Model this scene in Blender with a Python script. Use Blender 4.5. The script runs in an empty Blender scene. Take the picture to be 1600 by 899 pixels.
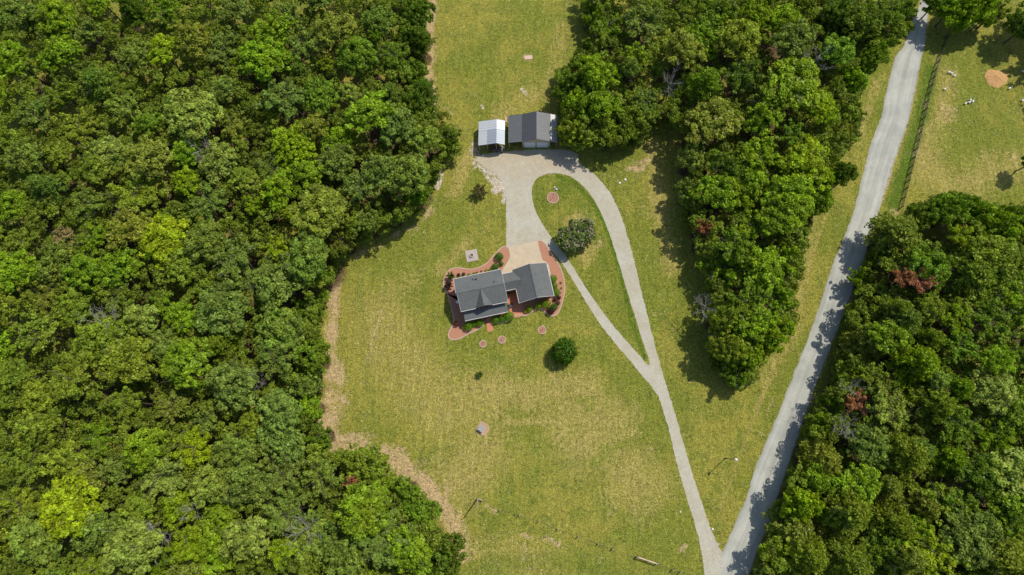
import bpy, math, random
import numpy as np
from mathutils import Vector, Matrix
from mathutils.geometry import tessellate_polygon

random.seed(7)
rng = np.random.default_rng(11)
sc = bpy.context.scene
col = sc.collection

# ------------------------------------------------------------------ camera (drone 120 m up, looking almost straight down)
H = 120.0          # metres above the ground
F = 960.0          # focal length in photograph pixels (1600 wide)
_d = Vector(((830 - 800) / F, -(680 - 449.5) / F, -1.0)).normalized()   # plumb line seen by the camera
_u = -_d
_y = (Vector((0, 1, 0)) - _u * _u.y).normalized()
_x = _y.cross(_u)
M = Matrix((_x, _y, _u))            # camera -> world
cam_d = bpy.data.cameras.new('camera')
cam_d.sensor_width = 36.0
cam_d.lens = F / 1600 * 36
cam_d.clip_start = 1.0
cam_d.clip_end = 6000.0
cam = bpy.data.objects.new('camera', cam_d)
mw = M.to_4x4()
mw.translation = (0, 0, H)
cam.matrix_world = mw
col.objects.link(cam)
sc.camera = cam

# ------------------------------------------------------------------ daylight
SUN_AZ = math.radians(41.4)         # counter-clockwise from +x
SUN_EL = math.radians(56.0)
world = bpy.data.worlds.new('World')
sc.world = world
world.use_nodes = True
wn = world.node_tree
bg = wn.nodes['Background']
sky = wn.nodes.new('ShaderNodeTexSky')
sky.sky_type = 'NISHITA'
sky.sun_disc = False
sky.sun_elevation = SUN_EL
sky.sun_rotation = math.radians(90) - SUN_AZ
sky.air_density = 1.0
sky.dust_density = 1.0
wn.links.new(sky.outputs[0], bg.inputs[0])
bg.inputs[1].default_value = 0.125
sl = bpy.data.lights.new('sun', 'SUN')
sl.energy = 4.0
sl.angle = math.radians(0.5)
sl.color = (1.0, 0.95, 0.85)
sun = bpy.data.objects.new('sun', sl)
sd = Vector((math.cos(SUN_EL) * math.cos(SUN_AZ), math.cos(SUN_EL) * math.sin(SUN_AZ), math.sin(SUN_EL)))
sun.rotation_euler = sd.to_track_quat('Z', 'Y').to_euler()
sun.location = (60, 60, 200)
col.objects.link(sun)
sc.view_settings.view_transform = 'Standard'
sc.view_settings.look = 'None'
sc.view_settings.exposure = 0.10
sc.view_settings.gamma = 1.0
sc.view_settings.use_curve_mapping = False
sc.cycles.max_bounces = 6
sc.cycles.diffuse_bounces = 3
sc.cycles.transmission_bounces = 3
sc.cycles.use_adaptive_sampling = True

# ------------------------------------------------------------------ helpers
def G(px, py, z=0.0):
    """point at height z that the photograph shows at pixel (px, py)"""
    w = M @ Vector(((px - 800) / F, -(py - 449.5) / F, -1.0))
    t = (H - z) / -w.z
    return Vector((w.x * t, w.y * t, z))

def PIX(x, y, z):
    c_ = M.transposed() @ Vector((x, y, z - H)); return (800 + F * c_.x / -c_.z, 449.5 - F * c_.y / -c_.z)

ORG = {}

def tag(o, label=None, cat=None, group=None, kind=None):
    if label: o['label'] = label
    if cat: o['category'] = cat
    if group: o['group'] = group
    if kind: o['kind'] = kind
    return o

def thing(name, loc, label, cat, group=None):
    o = bpy.data.objects.new(name, None)
    o.empty_display_size = 0.3
    o.location = loc
    col.objects.link(o)
    ORG[o.name] = Vector(loc)
    return tag(o, label, cat, group)

def link(name, me, parent=None, loc=(0, 0, 0)):
    o = bpy.data.objects.new(name, me)
    o.location = loc
    if parent: o.parent = parent
    col.objects.link(o)
    ORG[o.name] = ORG[parent.name] if parent else Vector((0, 0, 0))
    return o

def mesh(name, V, Fc, mat, parent=None, smooth=False, loc=None):
    """V in world coordinates; the object hangs from its parent (whose origin is subtracted)"""
    org = ORG[parent.name] if parent else (Vector(loc) if loc is not None else Vector((0, 0, 0)))
    me = bpy.data.meshes.new(name)
    me.from_pydata([tuple(Vector(v) - org) for v in V], [], Fc)
    me.materials.append(mat)
    if smooth:
        me.polygons.foreach_set('use_smooth', [True] * len(me.polygons))
    me.update()
    o = link(name, me, parent, (0, 0, 0) if parent else (org if loc is not None else (0, 0, 0)))
    if not parent: ORG[o.name] = org
    return o

class MB:
    """collects shapes into one mesh"""
    def __init__(s): s.V = []; s.F = []
    def add(s, V, Fc):
        n = len(s.V); s.V += [Vector(v) for v in V]; s.F += [tuple(i + n for i in f) for f in Fc]; return s
    def box(s, c, sx, sy, sz, ang=0.0):
        """c is the centre of the bottom face"""
        ca, sa = math.cos(ang), math.sin(ang)
        V = []
        for z in (0, sz):
            for (a, b) in ((-1, -1), (1, -1), (1, 1), (-1, 1)):
                x, y = a * sx / 2, b * sy / 2
                V.append((c[0] + x * ca - y * sa, c[1] + x * sa + y * ca, c[2] + z))
        return s.add(V, [(3, 2, 1, 0), (4, 5, 6, 7), (0, 1, 5, 4), (1, 2, 6, 5), (2, 3, 7, 6), (3, 0, 4, 7)])
    def beam(s, a, b, w, h):
        """box beam from a to b"""
        a, b = Vector(a), Vector(b); d = (b - a).normalized()
        side = d.cross(Vector((0, 0, 1)))
        if side.length < 1e-3: side = Vector((1, 0, 0))
        side.normalize(); up = side.cross(d).normalized()
        V = []
        for p in (a, b):
            for (i, j) in ((-1, -1), (1, -1), (1, 1), (-1, 1)):
                V.append(p + side * (i * w / 2) + up * (j * h / 2))
        return s.add(V, [(0, 1, 2, 3), (7, 6, 5, 4), (0, 4, 5, 1), (1, 5, 6, 2), (2, 6, 7, 3), (3, 7, 4, 0)])
    def tube(s, pts, rad, n=6, cap=True):
        rings = []
        for i, p in enumerate(pts):
            p = Vector(p)
            d = (Vector(pts[min(i + 1, len(pts) - 1)]) - Vector(pts[max(i - 1, 0)])).normalized()
            a = d.cross(Vector((0.31, 0.17, 0.93))).normalized(); b = d.cross(a)
            r = rad[i] if isinstance(rad, (list, tuple)) else rad
            rings.append([p + a * (math.cos(t) * r) + b * (math.sin(t) * r) for t in [2 * math.pi * k / n for k in range(n)]])
        V = [v for r in rings for v in r]; Fc = []
        for i in range(len(rings) - 1):
            for k in range(n):
                Fc.append((i * n + k, i * n + (k + 1) % n, (i + 1) * n + (k + 1) % n, (i + 1) * n + k))
        if cap: Fc += [tuple(range(n - 1, -1, -1)), tuple(range((len(rings) - 1) * n, len(rings) * n))]
        return s.add(V, Fc)
    def lathe(s, c, prof, n=16):
        """prof: list of (radius, z)"""
        V = []; Fc = []
        for (r, z) in prof:
            for k in range(n):
                t = 2 * math.pi * k / n; V.append((c[0] + r * math.cos(t), c[1] + r * math.sin(t), c[2] + z))
        for i in range(len(prof) - 1):
            for k in range(n):
                Fc.append((i * n + k, i * n + (k + 1) % n, (i + 1) * n + (k + 1) % n, (i + 1) * n + k))
        Fc += [tuple(range(n - 1, -1, -1)), tuple(range((len(prof) - 1) * n, len(prof) * n))]
        return s.add(V, Fc)
    def slab(s, poly, th, down=True):
        """polygon of 3-D points thickened vertically"""
        n = len(poly); P = [Vector(p) for p in poly]; dz = Vector((0, 0, -th if down else th))
        V = P + [p + dz for p in P]
        Fc = [tuple(range(n)), tuple(range(2 * n - 1, n - 1, -1))]
        for k in range(n): Fc.append((k, n + k, n + (k + 1) % n, (k + 1) % n))
        return s.add(V, Fc)
    def build(s, name, mat, parent=None, smooth=False, loc=None):
        return mesh(name, s.V, s.F, mat, parent, smooth, loc)

# ------------------------------------------------------------------ materials
def newmat(name):
    m = bpy.data.materials.new(name); m.use_nodes = True
    nt = m.node_tree; b = nt.nodes['Principled BSDF']
    return m, nt, b

def N(nt, t, **kw):
    n = nt.nodes.new(t)
    for k, v in kw.items(): setattr(n, k, v)
    return n

def noise(nt, scale, detail=3, rough=0.6, vec=None, dist=0.0):
    n = N(nt, 'ShaderNodeTexNoise'); n.inputs['Scale'].default_value = scale
    n.inputs['Detail'].default_value = detail; n.inputs['Roughness'].default_value = rough
    n.inputs['Distortion'].default_value = dist
    if vec is not None: nt.links.new(vec, n.inputs['Vector'])
    return n.outputs['Fac']

def mth(nt, op, a, b=None, c=None, clamp=False):
    n = N(nt, 'ShaderNodeMath', operation=op); n.use_clamp = clamp
    for i, v in enumerate((a, b, c)):
        if v is None: continue
        if isinstance(v, (int, float)): n.inputs[i].default_value = v
        else: nt.links.new(v, n.inputs[i])
    return n.outputs[0]

def mixc(nt, f, a, b):
    n = N(nt, 'ShaderNodeMix', data_type='RGBA')
    for i, v in ((0, f), (6, a), (7, b)):
        if isinstance(v, (int, float)): n.inputs[i].default_value = v
        elif isinstance(v, tuple): n.inputs[i].default_value = (*v, 1) if len(v) == 3 else v
        else: nt.links.new(v, n.inputs[i])
    return n.outputs[2]

def sstep(nt, v, lo, hi):
    n = N(nt, 'ShaderNodeMapRange', interpolation_type='SMOOTHSTEP')
    nt.links.new(v, n.inputs[0]); n.inputs[1].default_value = lo; n.inputs[2].default_value = hi
    return n.outputs[0]

def mulc(nt, c, f):
    n = N(nt, 'ShaderNodeVectorMath', operation='SCALE')
    if isinstance(c, tuple): n.inputs[0].default_value = c
    else: nt.links.new(c, n.inputs[0])
    if isinstance(f, (int, float)): n.inputs[3].default_value = f
    else: nt.links.new(f, n.inputs[3])
    return n.outputs[0]

def bump(nt, b, h, strength=0.4, dist=0.1):
    n = N(nt, 'ShaderNodeBump'); n.inputs['Strength'].default_value = strength; n.inputs['Distance'].default_value = dist
    nt.links.new(h, n.inputs['Height']); nt.links.new(n.outputs[0], b.inputs['Normal'])

def plain(name, c, rough=0.7, var=0.15, scale=6.0, metal=0.0, bmp=0.0):
    m, nt, b = newmat(name)
    geo = N(nt, 'ShaderNodeNewGeometry').outputs['Position']
    n1 = noise(nt, scale, 4, 0.65, geo)
    f = mth(nt, 'MULTIPLY_ADD', n1, 2 * var, 1 - var)
    nt.links.new(mulc(nt, tuple(c), f), b.inputs['Base Color'])
    b.inputs['Roughness'].default_value = rough; b.inputs['Metallic'].default_value = metal
    if bmp: bump(nt, b, n1, bmp, 0.05)
    return m

def leaf_material(name, trans=0.3, gloss=0.06):
    """colour comes from the object's own colour, varied leaf by leaf"""
    m = bpy.data.materials.new(name); m.use_nodes = True
    nt = m.node_tree; nt.nodes.clear()
    out = N(nt, 'ShaderNodeOutputMaterial')
    oi = N(nt, 'ShaderNodeObjectInfo'); at = N(nt, 'ShaderNodeAttribute', attribute_name='tint')
    c = mulc(nt, oi.outputs['Color'], at.outputs['Fac'])
    hs = N(nt, 'ShaderNodeHueSaturation'); nt.links.new(c, hs.inputs['Color'])
    geo = N(nt, 'ShaderNodeNewGeometry').outputs['Position']
    h = noise(nt, 0.35, 2, 0.5, geo)
    nt.links.new(mth(nt, 'MULTIPLY_ADD', h, 0.05, 0.478), hs.inputs['Hue'])
    df = N(nt, 'ShaderNodeBsdfDiffuse'); nt.links.new(hs.outputs[0], df.inputs['Color'])
    tr = N(nt, 'ShaderNodeBsdfTranslucent')
    yc = N(nt, 'ShaderNodeVectorMath', operation='MULTIPLY'); nt.links.new(hs.outputs[0], yc.inputs[0]); yc.inputs[1].default_value = (1.1, 1.35, 0.5)
    nt.links.new(yc.outputs[0], tr.inputs['Color'])
    mx = N(nt, 'ShaderNodeMixShader'); mx.inputs[0].default_value = trans
    nt.links.new(df.outputs[0], mx.inputs[1]); nt.links.new(tr.outputs[0], mx.inputs[2])
    gl = N(nt, 'ShaderNodeBsdfGlossy'); gl.inputs['Roughness'].default_value = 0.45; gl.inputs['Color'].default_value = (0.8, 0.85, 0.8, 1)
    m2 = N(nt, 'ShaderNodeMixShader'); m2.inputs[0].default_value = gloss
    nt.links.new(mx.outputs[0], m2.inputs[1]); nt.links.new(gl.outputs[0], m2.inputs[2])
    nt.links.new(m2.outputs[0], out.inputs[0])
    return m

LEAF = leaf_material('leaf', 0.34, 0.012)
BARK = plain('bark', (0.075, 0.060, 0.045), 0.9, 0.3, 3.0)
PALEBARK = plain('weathered_grey_wood', (0.27, 0.25, 0.215), 0.9, 0.2, 3.0)
WHITE = plain('white_paint', (0.78, 0.77, 0.74), 0.5, 0.05)
TRIM = plain('grey_white_trim', (0.52, 0.52, 0.50), 0.6, 0.08)
WOODT = plain('weathered_tan_wood', (0.36, 0.26, 0.18), 0.85, 0.25, 5.0)
FENCEB = plain('dark_stained_wood', (0.035, 0.030, 0.027), 0.8, 0.3, 5.0)
GLASS = plain('window_glass', (0.03, 0.04, 0.05), 0.08, 0.0)
BRICKR = plain('red_brick', (0.36, 0.15, 0.09), 0.85, 0.25, 8.0)
SIDING = plain('tan_siding', (0.42, 0.35, 0.25), 0.7, 0.06)
METALD = plain('dark_metal', (0.04, 0.04, 0.045), 0.45, 0.1)
EDGING = plain('pinkish_edging_block', (0.46, 0.31, 0.23), 0.85, 0.35, 3.0)
SLABM = plain('concrete_slab', (0.42, 0.35, 0.31), 0.85, 0.22, 4.0)

def shingle():
    m, nt, b = newmat('asphalt_shingles')
    geo = N(nt, 'ShaderNodeNewGeometry').outputs['Position']
    a = noise(nt, 0.6, 3, 0.6, geo); g = noise(nt, 3.2, 4, 0.9, geo)
    c = mixc(nt, a, (0.086, 0.092, 0.090), (0.130, 0.136, 0.130))
    c = mulc(nt, c, mth(nt, 'MULTIPLY_ADD', g, 1.5, 0.25))
    nt.links.new(c, b.inputs['Base Color']); b.inputs['Roughness'].default_value = 0.85
    bump(nt, b, g, 0.35, 0.04)
    return m
SHINGLE = shingle()

def metal_roof(name, c, rough):
    m, nt, b = newmat(name)
    geo = N(nt, 'ShaderNodeNewGeometry').outputs['Position']
    mp = N(nt, 'ShaderNodeMapping'); mp.inputs['Scale'].default_value = (0.25, 3.0, 1); nt.links.new(geo, mp.inputs[0])
    a = noise(nt, 1.0, 3, 0.6, mp.outputs[0])
    nt.links.new(mulc(nt, c, mth(nt, 'MULTIPLY_ADD', a, 0.4, 0.8)), b.inputs['Base Color'])
    b.inputs['Roughness'].default_value = rough; b.inputs['Metallic'].default_value = 0.15
    return m
ROOFSHADE = metal_roof('shaded_grey_metal_roof', (0.070, 0.074, 0.080), 0.55)  # grey roof, colour darkened as shade for the slope facing away from the sun
ROOFGREY = metal_roof('grey_metal_roof', (0.104, 0.109, 0.112), 0.55)
ROOFLIGHT = metal_roof('light_metal_roof', (0.42, 0.40, 0.39), 0.5)
ROOFWHITE = metal_roof('white_metal_roof', (0.50, 0.515, 0.525), 0.45)
ROOFBLUE = metal_roof('pale_blue_grey_metal_roof', (0.31, 0.345, 0.38), 0.45)

def gravel(name, c1, c2, tracks=True, worn=None):
    m, nt, b = newmat(name)
    geo = N(nt, 'ShaderNodeNewGeometry').outputs['Position']
    big = noise(nt, 0.22, 3, 0.6, geo); fine = noise(nt, 5.0, 4, 0.85, geo)
    c = mixc(nt, sstep(nt, big, 0.35, 0.65), c1, c2)
    if tracks:
        at = N(nt, 'ShaderNodeAttribute', attribute_name='across')
        cv = N(nt, 'ShaderNodeCombineXYZ'); sx = N(nt, 'ShaderNodeSeparateXYZ'); nt.links.new(geo, sx.inputs[0])
        nt.links.new(mth(nt, 'MULTIPLY', at.outputs['Fac'], 9.0), cv.inputs[0]); nt.links.new(mth(nt, 'MULTIPLY', sx.outputs[1], 0.06), cv.inputs[1])
        ln = noise(nt, 1.0, 4, 0.65, cv.outputs[0])
        c = mulc(nt, c, mth(nt, 'MULTIPLY_ADD', ln, 0.7, 0.65))
        edge = mth(nt, 'ABSOLUTE', mth(nt, 'MULTIPLY_ADD', at.outputs['Fac'], 2.0, -1.0))
        en = mth(nt, 'ADD', edge, mth(nt, 'MULTIPLY_ADD', noise(nt, 1.2, 4, 0.7, geo), 0.5, -0.25))
        c = mixc(nt, mth(nt, 'MULTIPLY', sstep(nt, en, 0.86, 1.08), 0.6), c, (0.22, 0.20, 0.11))
        w = mth(nt, 'ABSOLUTE', mth(nt, 'SINE', mth(nt, 'MULTIPLY', at.outputs['Fac'], 2 * math.pi)))
        mp = N(nt, 'ShaderNodeMath', operation='MULTIPLY_ADD')
        tn = noise(nt, 0.5, 3, 0.6, geo)
        f = mth(nt, 'MULTIPLY_ADD', mth(nt, 'MULTIPLY', w, tn), 0.34, 0.86)
        c = mulc(nt, c, f)
    if worn:
        sx = N(nt, 'ShaderNodeSeparateXYZ'); nt.links.new(geo, sx.inputs[0])
        yy = mth(nt, 'ADD', sx.outputs[1], mth(nt, 'MULTIPLY_ADD', noise(nt, 0.35, 4, 0.7, geo, 1.0), 12.0, -6.0))
        c = mixc(nt, mth(nt, 'MULTIPLY', sstep(nt, yy, 50.0, 57.0), 0.8), c, worn)
        mid = noise(nt, 1.4, 4, 0.75, geo, 1.2)
        c = mulc(nt, c, mth(nt, 'MULTIPLY_ADD', mid, 0.7, 0.66))
    c = mulc(nt, c, mth(nt, 'MULTIPLY_ADD', fine, 0.9, 0.55))
    nt.links.new(c, b.inputs['Base Color']); b.inputs['Roughness'].default_value = 0.95
    bump(nt, b, fine, 0.5, 0.06)
    return m
ROADM = gravel('grey_gravel', (0.330, 0.330, 0.285), (0.40, 0.395, 0.34), True)
DRIVEM = gravel('pale_gravel', (0.38, 0.345, 0.255), (0.41, 0.385, 0.305), False, (0.40, 0.33, 0.225))

def concrete():
    m, nt, b = newmat('cream_concrete')
    geo = N(nt, 'ShaderNodeNewGeometry').outputs['Position']
    a = noise(nt, 0.8, 4, 0.7, geo); f = noise(nt, 7, 3, 0.8, geo)
    c = mixc(nt, sstep(nt, a, 0.3, 0.7), (0.51, 0.41, 0.285), (0.43, 0.35, 0.235))
    nt.links.new(mulc(nt, c, mth(nt, 'MULTIPLY_ADD', f, 0.25, 0.87)), b.inputs['Base Color'])
    b.inputs['Roughness'].default_value = 0.9
    return m
CONCM = concrete()

def mulch(name, c1, c2):
    m, nt, b = newmat(name)
    geo = N(nt, 'ShaderNodeNewGeometry').outputs['Position']
    a = noise(nt, 1.1, 3, 0.7, geo); f = noise(nt, 9, 4, 0.9, geo)
    c = mixc(nt, a, c1, c2)
    nt.links.new(mulc(nt, c, mth(nt, 'MULTIPLY_ADD', f, 1.3, 0.4)), b.inputs['Base Color'])
    b.inputs['Roughness'].default_value = 0.95; bump(nt, b, f, 0.7, 0.08)
    return m
MULCH = mulch('red_mulch', (0.42, 0.190, 0.108), (0.32, 0.165, 0.105))
RINGM = mulch('faded_brown_mulch', (0.40, 0.21, 0.13), (0.24, 0.12, 0.075))
BRICKP = mulch('orange_brick_paving', (0.50, 0.20, 0.10), (0.42, 0.18, 0.10))
STRAW = mulch('straw', (0.50, 0.27, 0.10), (0.40, 0.24, 0.10))

def ground_material():
    m, nt, b = newmat('meadow_and_soil')
    geo = N(nt, 'ShaderNodeNewGeometry').outputs['Position']
    p1 = N(nt, 'ShaderNodeAttribute', attribute_name='paint')
    sp = N(nt, 'ShaderNodeSeparateColor'); nt.links.new(p1.outputs['Color'], sp.inputs[0])
    dry, bare, lush = sp.outputs[0], sp.outputs[1], sp.outputs[2]
    litter = p1.outputs['Alpha']
    p2 = N(nt, 'ShaderNodeAttribute', attribute_name='pale').outputs['Fac']
    mp = N(nt, 'ShaderNodeMapping'); mp.inputs['Scale'].default_value = (1.6, 0.13, 1); mp.inputs['Rotation'].default_value = (0, 0, 0.12); nt.links.new(geo, mp.inputs[0])
    streak = noise(nt, 1.0, 3, 0.6, mp.outputs[0])
    n1 = noise(nt, 0.045, 3, 0.6, geo, 0.6); n2 = noise(nt, 0.28, 4, 0.65, geo, 0.8)
    n3 = noise(nt, 1.3, 4, 0.75, geo, 0.5); n4 = noise(nt, 4.2, 3, 0.8, geo)
    green = mixc(nt, sstep(nt, n1, 0.42, 0.58), (0.180, 0.200, 0.024), (0.266, 0.246, 0.040))
    green = mixc(nt, mth(nt, 'MULTIPLY', sstep(nt, n2, 0.45, 0.64), 0.75), green, (0.130, 0.172, 0.018))
    # dry grass: fine flecks over broad patches
    v = mth(nt, 'ADD', dry, mth(nt, 'MULTIPLY_ADD', n2, 0.7, -0.35))
    v = mth(nt, 'ADD', v, mth(nt, 'MULTIPLY_ADD', n3, 1.1, -0.55))
    v = mth(nt, 'ADD', v, mth(nt, 'MULTIPLY_ADD', n4, 0.6, -0.3))
    v = mth(nt, 'ADD', v, mth(nt, 'MULTIPLY_ADD', streak, 0.3, -0.15))
    c = mixc(nt, mth(nt, 'MULTIPLY', sstep(nt, v, 0.18, 0.64), 0.85), green, (0.380, 0.300, 0.090))
    # lush grass
    l = mth(nt, 'ADD', lush, mth(nt, 'MULTIPLY_ADD', n3, 0.8, -0.4))
    c = mixc(nt, sstep(nt, l, 0.25, 0.8), c, (0.095, 0.150, 0.012))
    # bare soil and straw
    s = mth(nt, 'ADD', bare, mth(nt, 'MULTIPLY_ADD', n3, 0.9, -0.45))
    s = mth(nt, 'ADD', s, mth(nt, 'MULTIPLY_ADD', n4, 0.9, -0.45))
    s = mth(nt, 'ADD', s, mth(nt, 'MULTIPLY_ADD', n2, 1.9, -0.95))
    soil = mixc(nt, n2, (0.48, 0.31, 0.17), (0.52, 0.38, 0.20))
    c = mixc(nt, mth(nt, 'MULTIPLY', sstep(nt, s, 0.3, 0.85), 0.85), c, soil)
    s = mth(nt, 'ADD', p2, mth(nt, 'MULTIPLY_ADD', n3, 1.2, -0.6))
    c = mixc(nt, sstep(nt, s, 0.3, 0.6), c, (0.52, 0.44, 0.34))
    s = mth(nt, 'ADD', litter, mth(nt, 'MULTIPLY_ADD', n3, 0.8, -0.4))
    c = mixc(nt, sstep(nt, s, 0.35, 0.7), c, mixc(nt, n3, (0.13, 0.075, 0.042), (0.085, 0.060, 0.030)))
    n5 = noise(nt, 2.1, 2, 0.6, geo, 1.5)
    c = mulc(nt, c, mth(nt, 'MULTIPLY_ADD', n4, 2.2, -0.05))
    c = mulc(nt, c, mth(nt, 'MULTIPLY_ADD', n5, 2.3, -0.13))
    tuft = noise(nt, 1.9, 2, 0.5, geo, 2.5)
    c = mixc(nt, mth(nt, 'MULTIPLY', sstep(nt, tuft, 0.58, 0.68), 0.45), c, (0.42, 0.37, 0.13))
    c = mulc(nt, c, mth(nt, 'MULTIPLY_ADD', streak, 0.5, 0.75))
    nt.links.new(c, b.inputs['Base Color']); b.inputs['Roughness'].default_value = 0.95
    b.inputs['Specular IOR Level'].default_value = 0.15
    bump(nt, b, mth(nt, 'ADD', n4, n3), 1.0, 0.3)
    return m
GROUND = ground_material()

# ------------------------------------------------------------------ tree list (pixels of the crown centre in the photograph, radius)
COL = {
 'dk': ('dark green', (0.088, 0.145, 0.013)), 'gr': ('mid green', (0.138, 0.222, 0.015)),
 'ol': ('olive green', (0.212, 0.258, 0.024)), 'gg': ('grey green', (0.17, 0.23, 0.042)),
 'br': ('bright green', (0.195, 0.288, 0.011)), 'yg': ('yellow green', (0.275, 0.35, 0.01)),
 'ob': ('brownish olive', (0.225, 0.235, 0.036)), 'lt': ('pale sage', (0.27, 0.325, 0.062)),
 'ru': ('rusty brown', (0.42, 0.17, 0.085)), 'tb': ('tan brown', (0.34, 0.25, 0.10)),
}
PICK = """
30,22,30,gg 92,26,34,br 132,48,30,gg 20,95,30,br 95,82,30,br 252,80,27,yg 375,100,17,yg 300,60,32,ob 350,75,36,gg 367,195,24,ob 195,165,28,lt
95,145,28,ol 50,178,32,gg 300,175,38,lt 210,88,30,gg 428,48,30,br 445,22,30,gg 412,95,38,br 472,66,30,gg 525,48,32,ob 590,36,28,gg 588,54,12,br
511,100,15,yg 555,88,34,gr 615,85,26,gr 650,24,28,dk 645,112,26,gr 638,66,28,dk 575,175,40,br 545,145,19,lt 440,150,35,gg 488,200,26,ob 455,222,28,yg
528,222,28,br 648,165,28,dk 620,195,30,gg 694,214,27,dk 663,217,26,gg 500,150,26,gr 40,245,28,gg 90,240,25,ol 170,240,25,lt 232,250,34,ob 290,285,24,yg
342,252,30,lt 210,300,42,ol 325,312,36,gg 396,322,17,yg 97,368,20,tb 262,378,38,yg 90,405,28,gg 130,422,30,br 200,355,34,ob 285,415,28,ol 190,420,28,br
322,380,28,gg 365,402,38,gg 20,320,26,br 150,262,24,ol 462,240,28,yg 425,262,30,gg 482,268,26,br 525,250,28,gg 500,330,40,ob 530,372,26,ob 435,297,32,br
460,335,15,yg 430,388,21,yg 560,290,30,gg 602,270,32,gg 637,272,30,gg 648,300,26,gr 608,330,28,ol 572,345,24,gg 480,402,36,gg 430,442,40,gg 496,432,22,gr
220,500,28,lt 253,474,20,br 285,495,22,br 250,540,22,gg 165,535,34,ol 200,565,34,ol 290,570,36,br 345,480,38,gg 60,520,35,ol 110,590,38,ol 365,600,35,gg
440,520,34,gg 480,478,28,gr 486,560,28,gr 478,602,26,gg 482,638,22,br 430,562,30,gg 435,640,30,gg 440,682,30,gg 497,683,22,gr
100,725,30,ol 130,750,28,ob 180,735,24,gg 225,705,30,br 250,745,38,lt 300,702,33,yg 375,712,30,gg 382,760,30,gg 105,795,34,yg 205,855,38,lt 280,792,28,yg
290,847,26,yg 335,862,26,br 350,802,22,br 385,842,30,lt 60,842,34,gg 30,790,34,ol 150,830,30,gg 443,803,35,gg 437,862,23,yg 482,842,32,lt 566,730,34,ol
500,745,30,gg 549,756,9,ru 570,798,38,br 634,768,22,gr 655,800,26,gr 600,845,42,gg 520,850,28,gg 640,862,30,br 690,868,30,dk 540,882,26,gg 440,742,32,gg
600,760,20,br 924,22,24,br 952,38,38,gr 1006,32,34,gg 1070,76,37,ob 1103,58,30,gr 992,84,24,br 985,106,15,gg 935,115,30,br 889,132,24,dk 907,172,33,br
892,205,26,ol 987,190,32,ol 950,202,30,ol 940,163,26,br 1010,157,22,gg 1060,147,11,gr 1112,190,38,ob 1160,115,34,dk 1150,60,34,ol 1180,20,26,br
1185,190,30,br 1120,20,30,dk 1240,60,36,gg 1310,80,24,gr 1240,130,44,br 1281,165,24,yg 1328,130,28,br 1318,15,30,dk 1353,30,32,dk 1378,60,30,gr 1388,15,30,gr
1412,14,22,dk 1310,205,22,ob 1225,30,28,br 1205,170,34,br 1330,175,22,dk 1356,92,26,gr 1080,247,22,lt 1078,300,24,gg 1120,300,32,br 1165,285,30,br
1100,353,12,ru 1100,377,21,lt 1150,380,30,gr 1180,350,32,br 1133,417,34,br 1190,420,32,br 1140,265,28,dk 1185,240,32,br 1258,258,34,yg 1285,278,22,yg
1235,300,32,br 1316,272,20,dk 1275,312,26,gr 1225,330,34,br 1235,375,26,gg 1218,412,36,br 1170,470,34,gr 1132,500,30,ol 1176,502,28,br 1208,516,30,br
1213,466,30,br 1137,543,28,ol 1167,552,22,br 1152,588,22,gr 1482,328,30,gr 1438,336,22,dk 1400,366,40,ob 1384,402,24,dk 1507,322,22,gr 1560,352,32,br
1500,368,19,yg 1560,400,34,ol 1594,345,22,dk 1413,434,11,ru 1440,438,14,ru 1348,440,24,br 1450,418,30,gr 1520,430,34,ol 1572,440,34,br 1350,478,24,ol
1400,485,28,ol 1390,525,28,br 1450,530,26,ol 1500,540,28,gr 1466,596,14,lt 1502,500,26,br 1552,500,34,gr 1586,482,26,br 1550,610,29,lt 1332,585,21,yg
1365,586,20,ol 1342,628,13,ru 1293,640,24,br 1276,666,20,br 1390,640,33,lt 1460,630,30,ol 1500,662,28,gr 1590,642,30,gr 1560,682,28,br 1360,700,30,gg
1420,710,30,ol 1245,790,30,yg 1282,750,18,br 1340,760,26,br 1330,800,30,ol 1470,780,32,ol 1500,790,32,gr 1590,740,38,lt 1400,820,28,ol 1240,830,34,ob
1217,862,26,yg 1270,870,24,ol 1330,880,30,ol 1425,835,22,br 1460,862,36,yg 1520,842,30,gg 1530,742,28,dk 1376,842,24,gr 1592,888,34,ol 1580,800,30,gr
1487,16,26,br 1522,14,32,br 1556,18,28,ol 1463,4,20,gr 1503,38,17,br 1540,26,18,gr 1530,-8,28,gr 1662,72,38,gr 1640,20,34,dk 1668,140,26,gr 1600,42,26,dk 1614,253,12,dk
"""
PINE = """
656,60,24,dk 660,140,22,dk 612,148,24,gg 470,112,22,gg 1345,537,32,ob 1415,500,26,gg 1437,566,30,yg 1290,722,26,ob 1385,758,24,ob 1265,702,20,ob
1442,792,26,ob 1418,872,26,ob 1560,868,34,ob 1300,30,24,dk 1335,52,24,dk 1460,612,22,ob 1440,705,20,gg 1505,855,26,ob 1465,322,22,dk 1530,330,22,gr
"""
DEADW = "320,240,20 172,506,24 240,838,26,12 402,598,14 1045,132,17 1275,92,22 1101,481,17,7.5 1330,604,13 1322,667,17 300,797,14 478,825,20"

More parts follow.
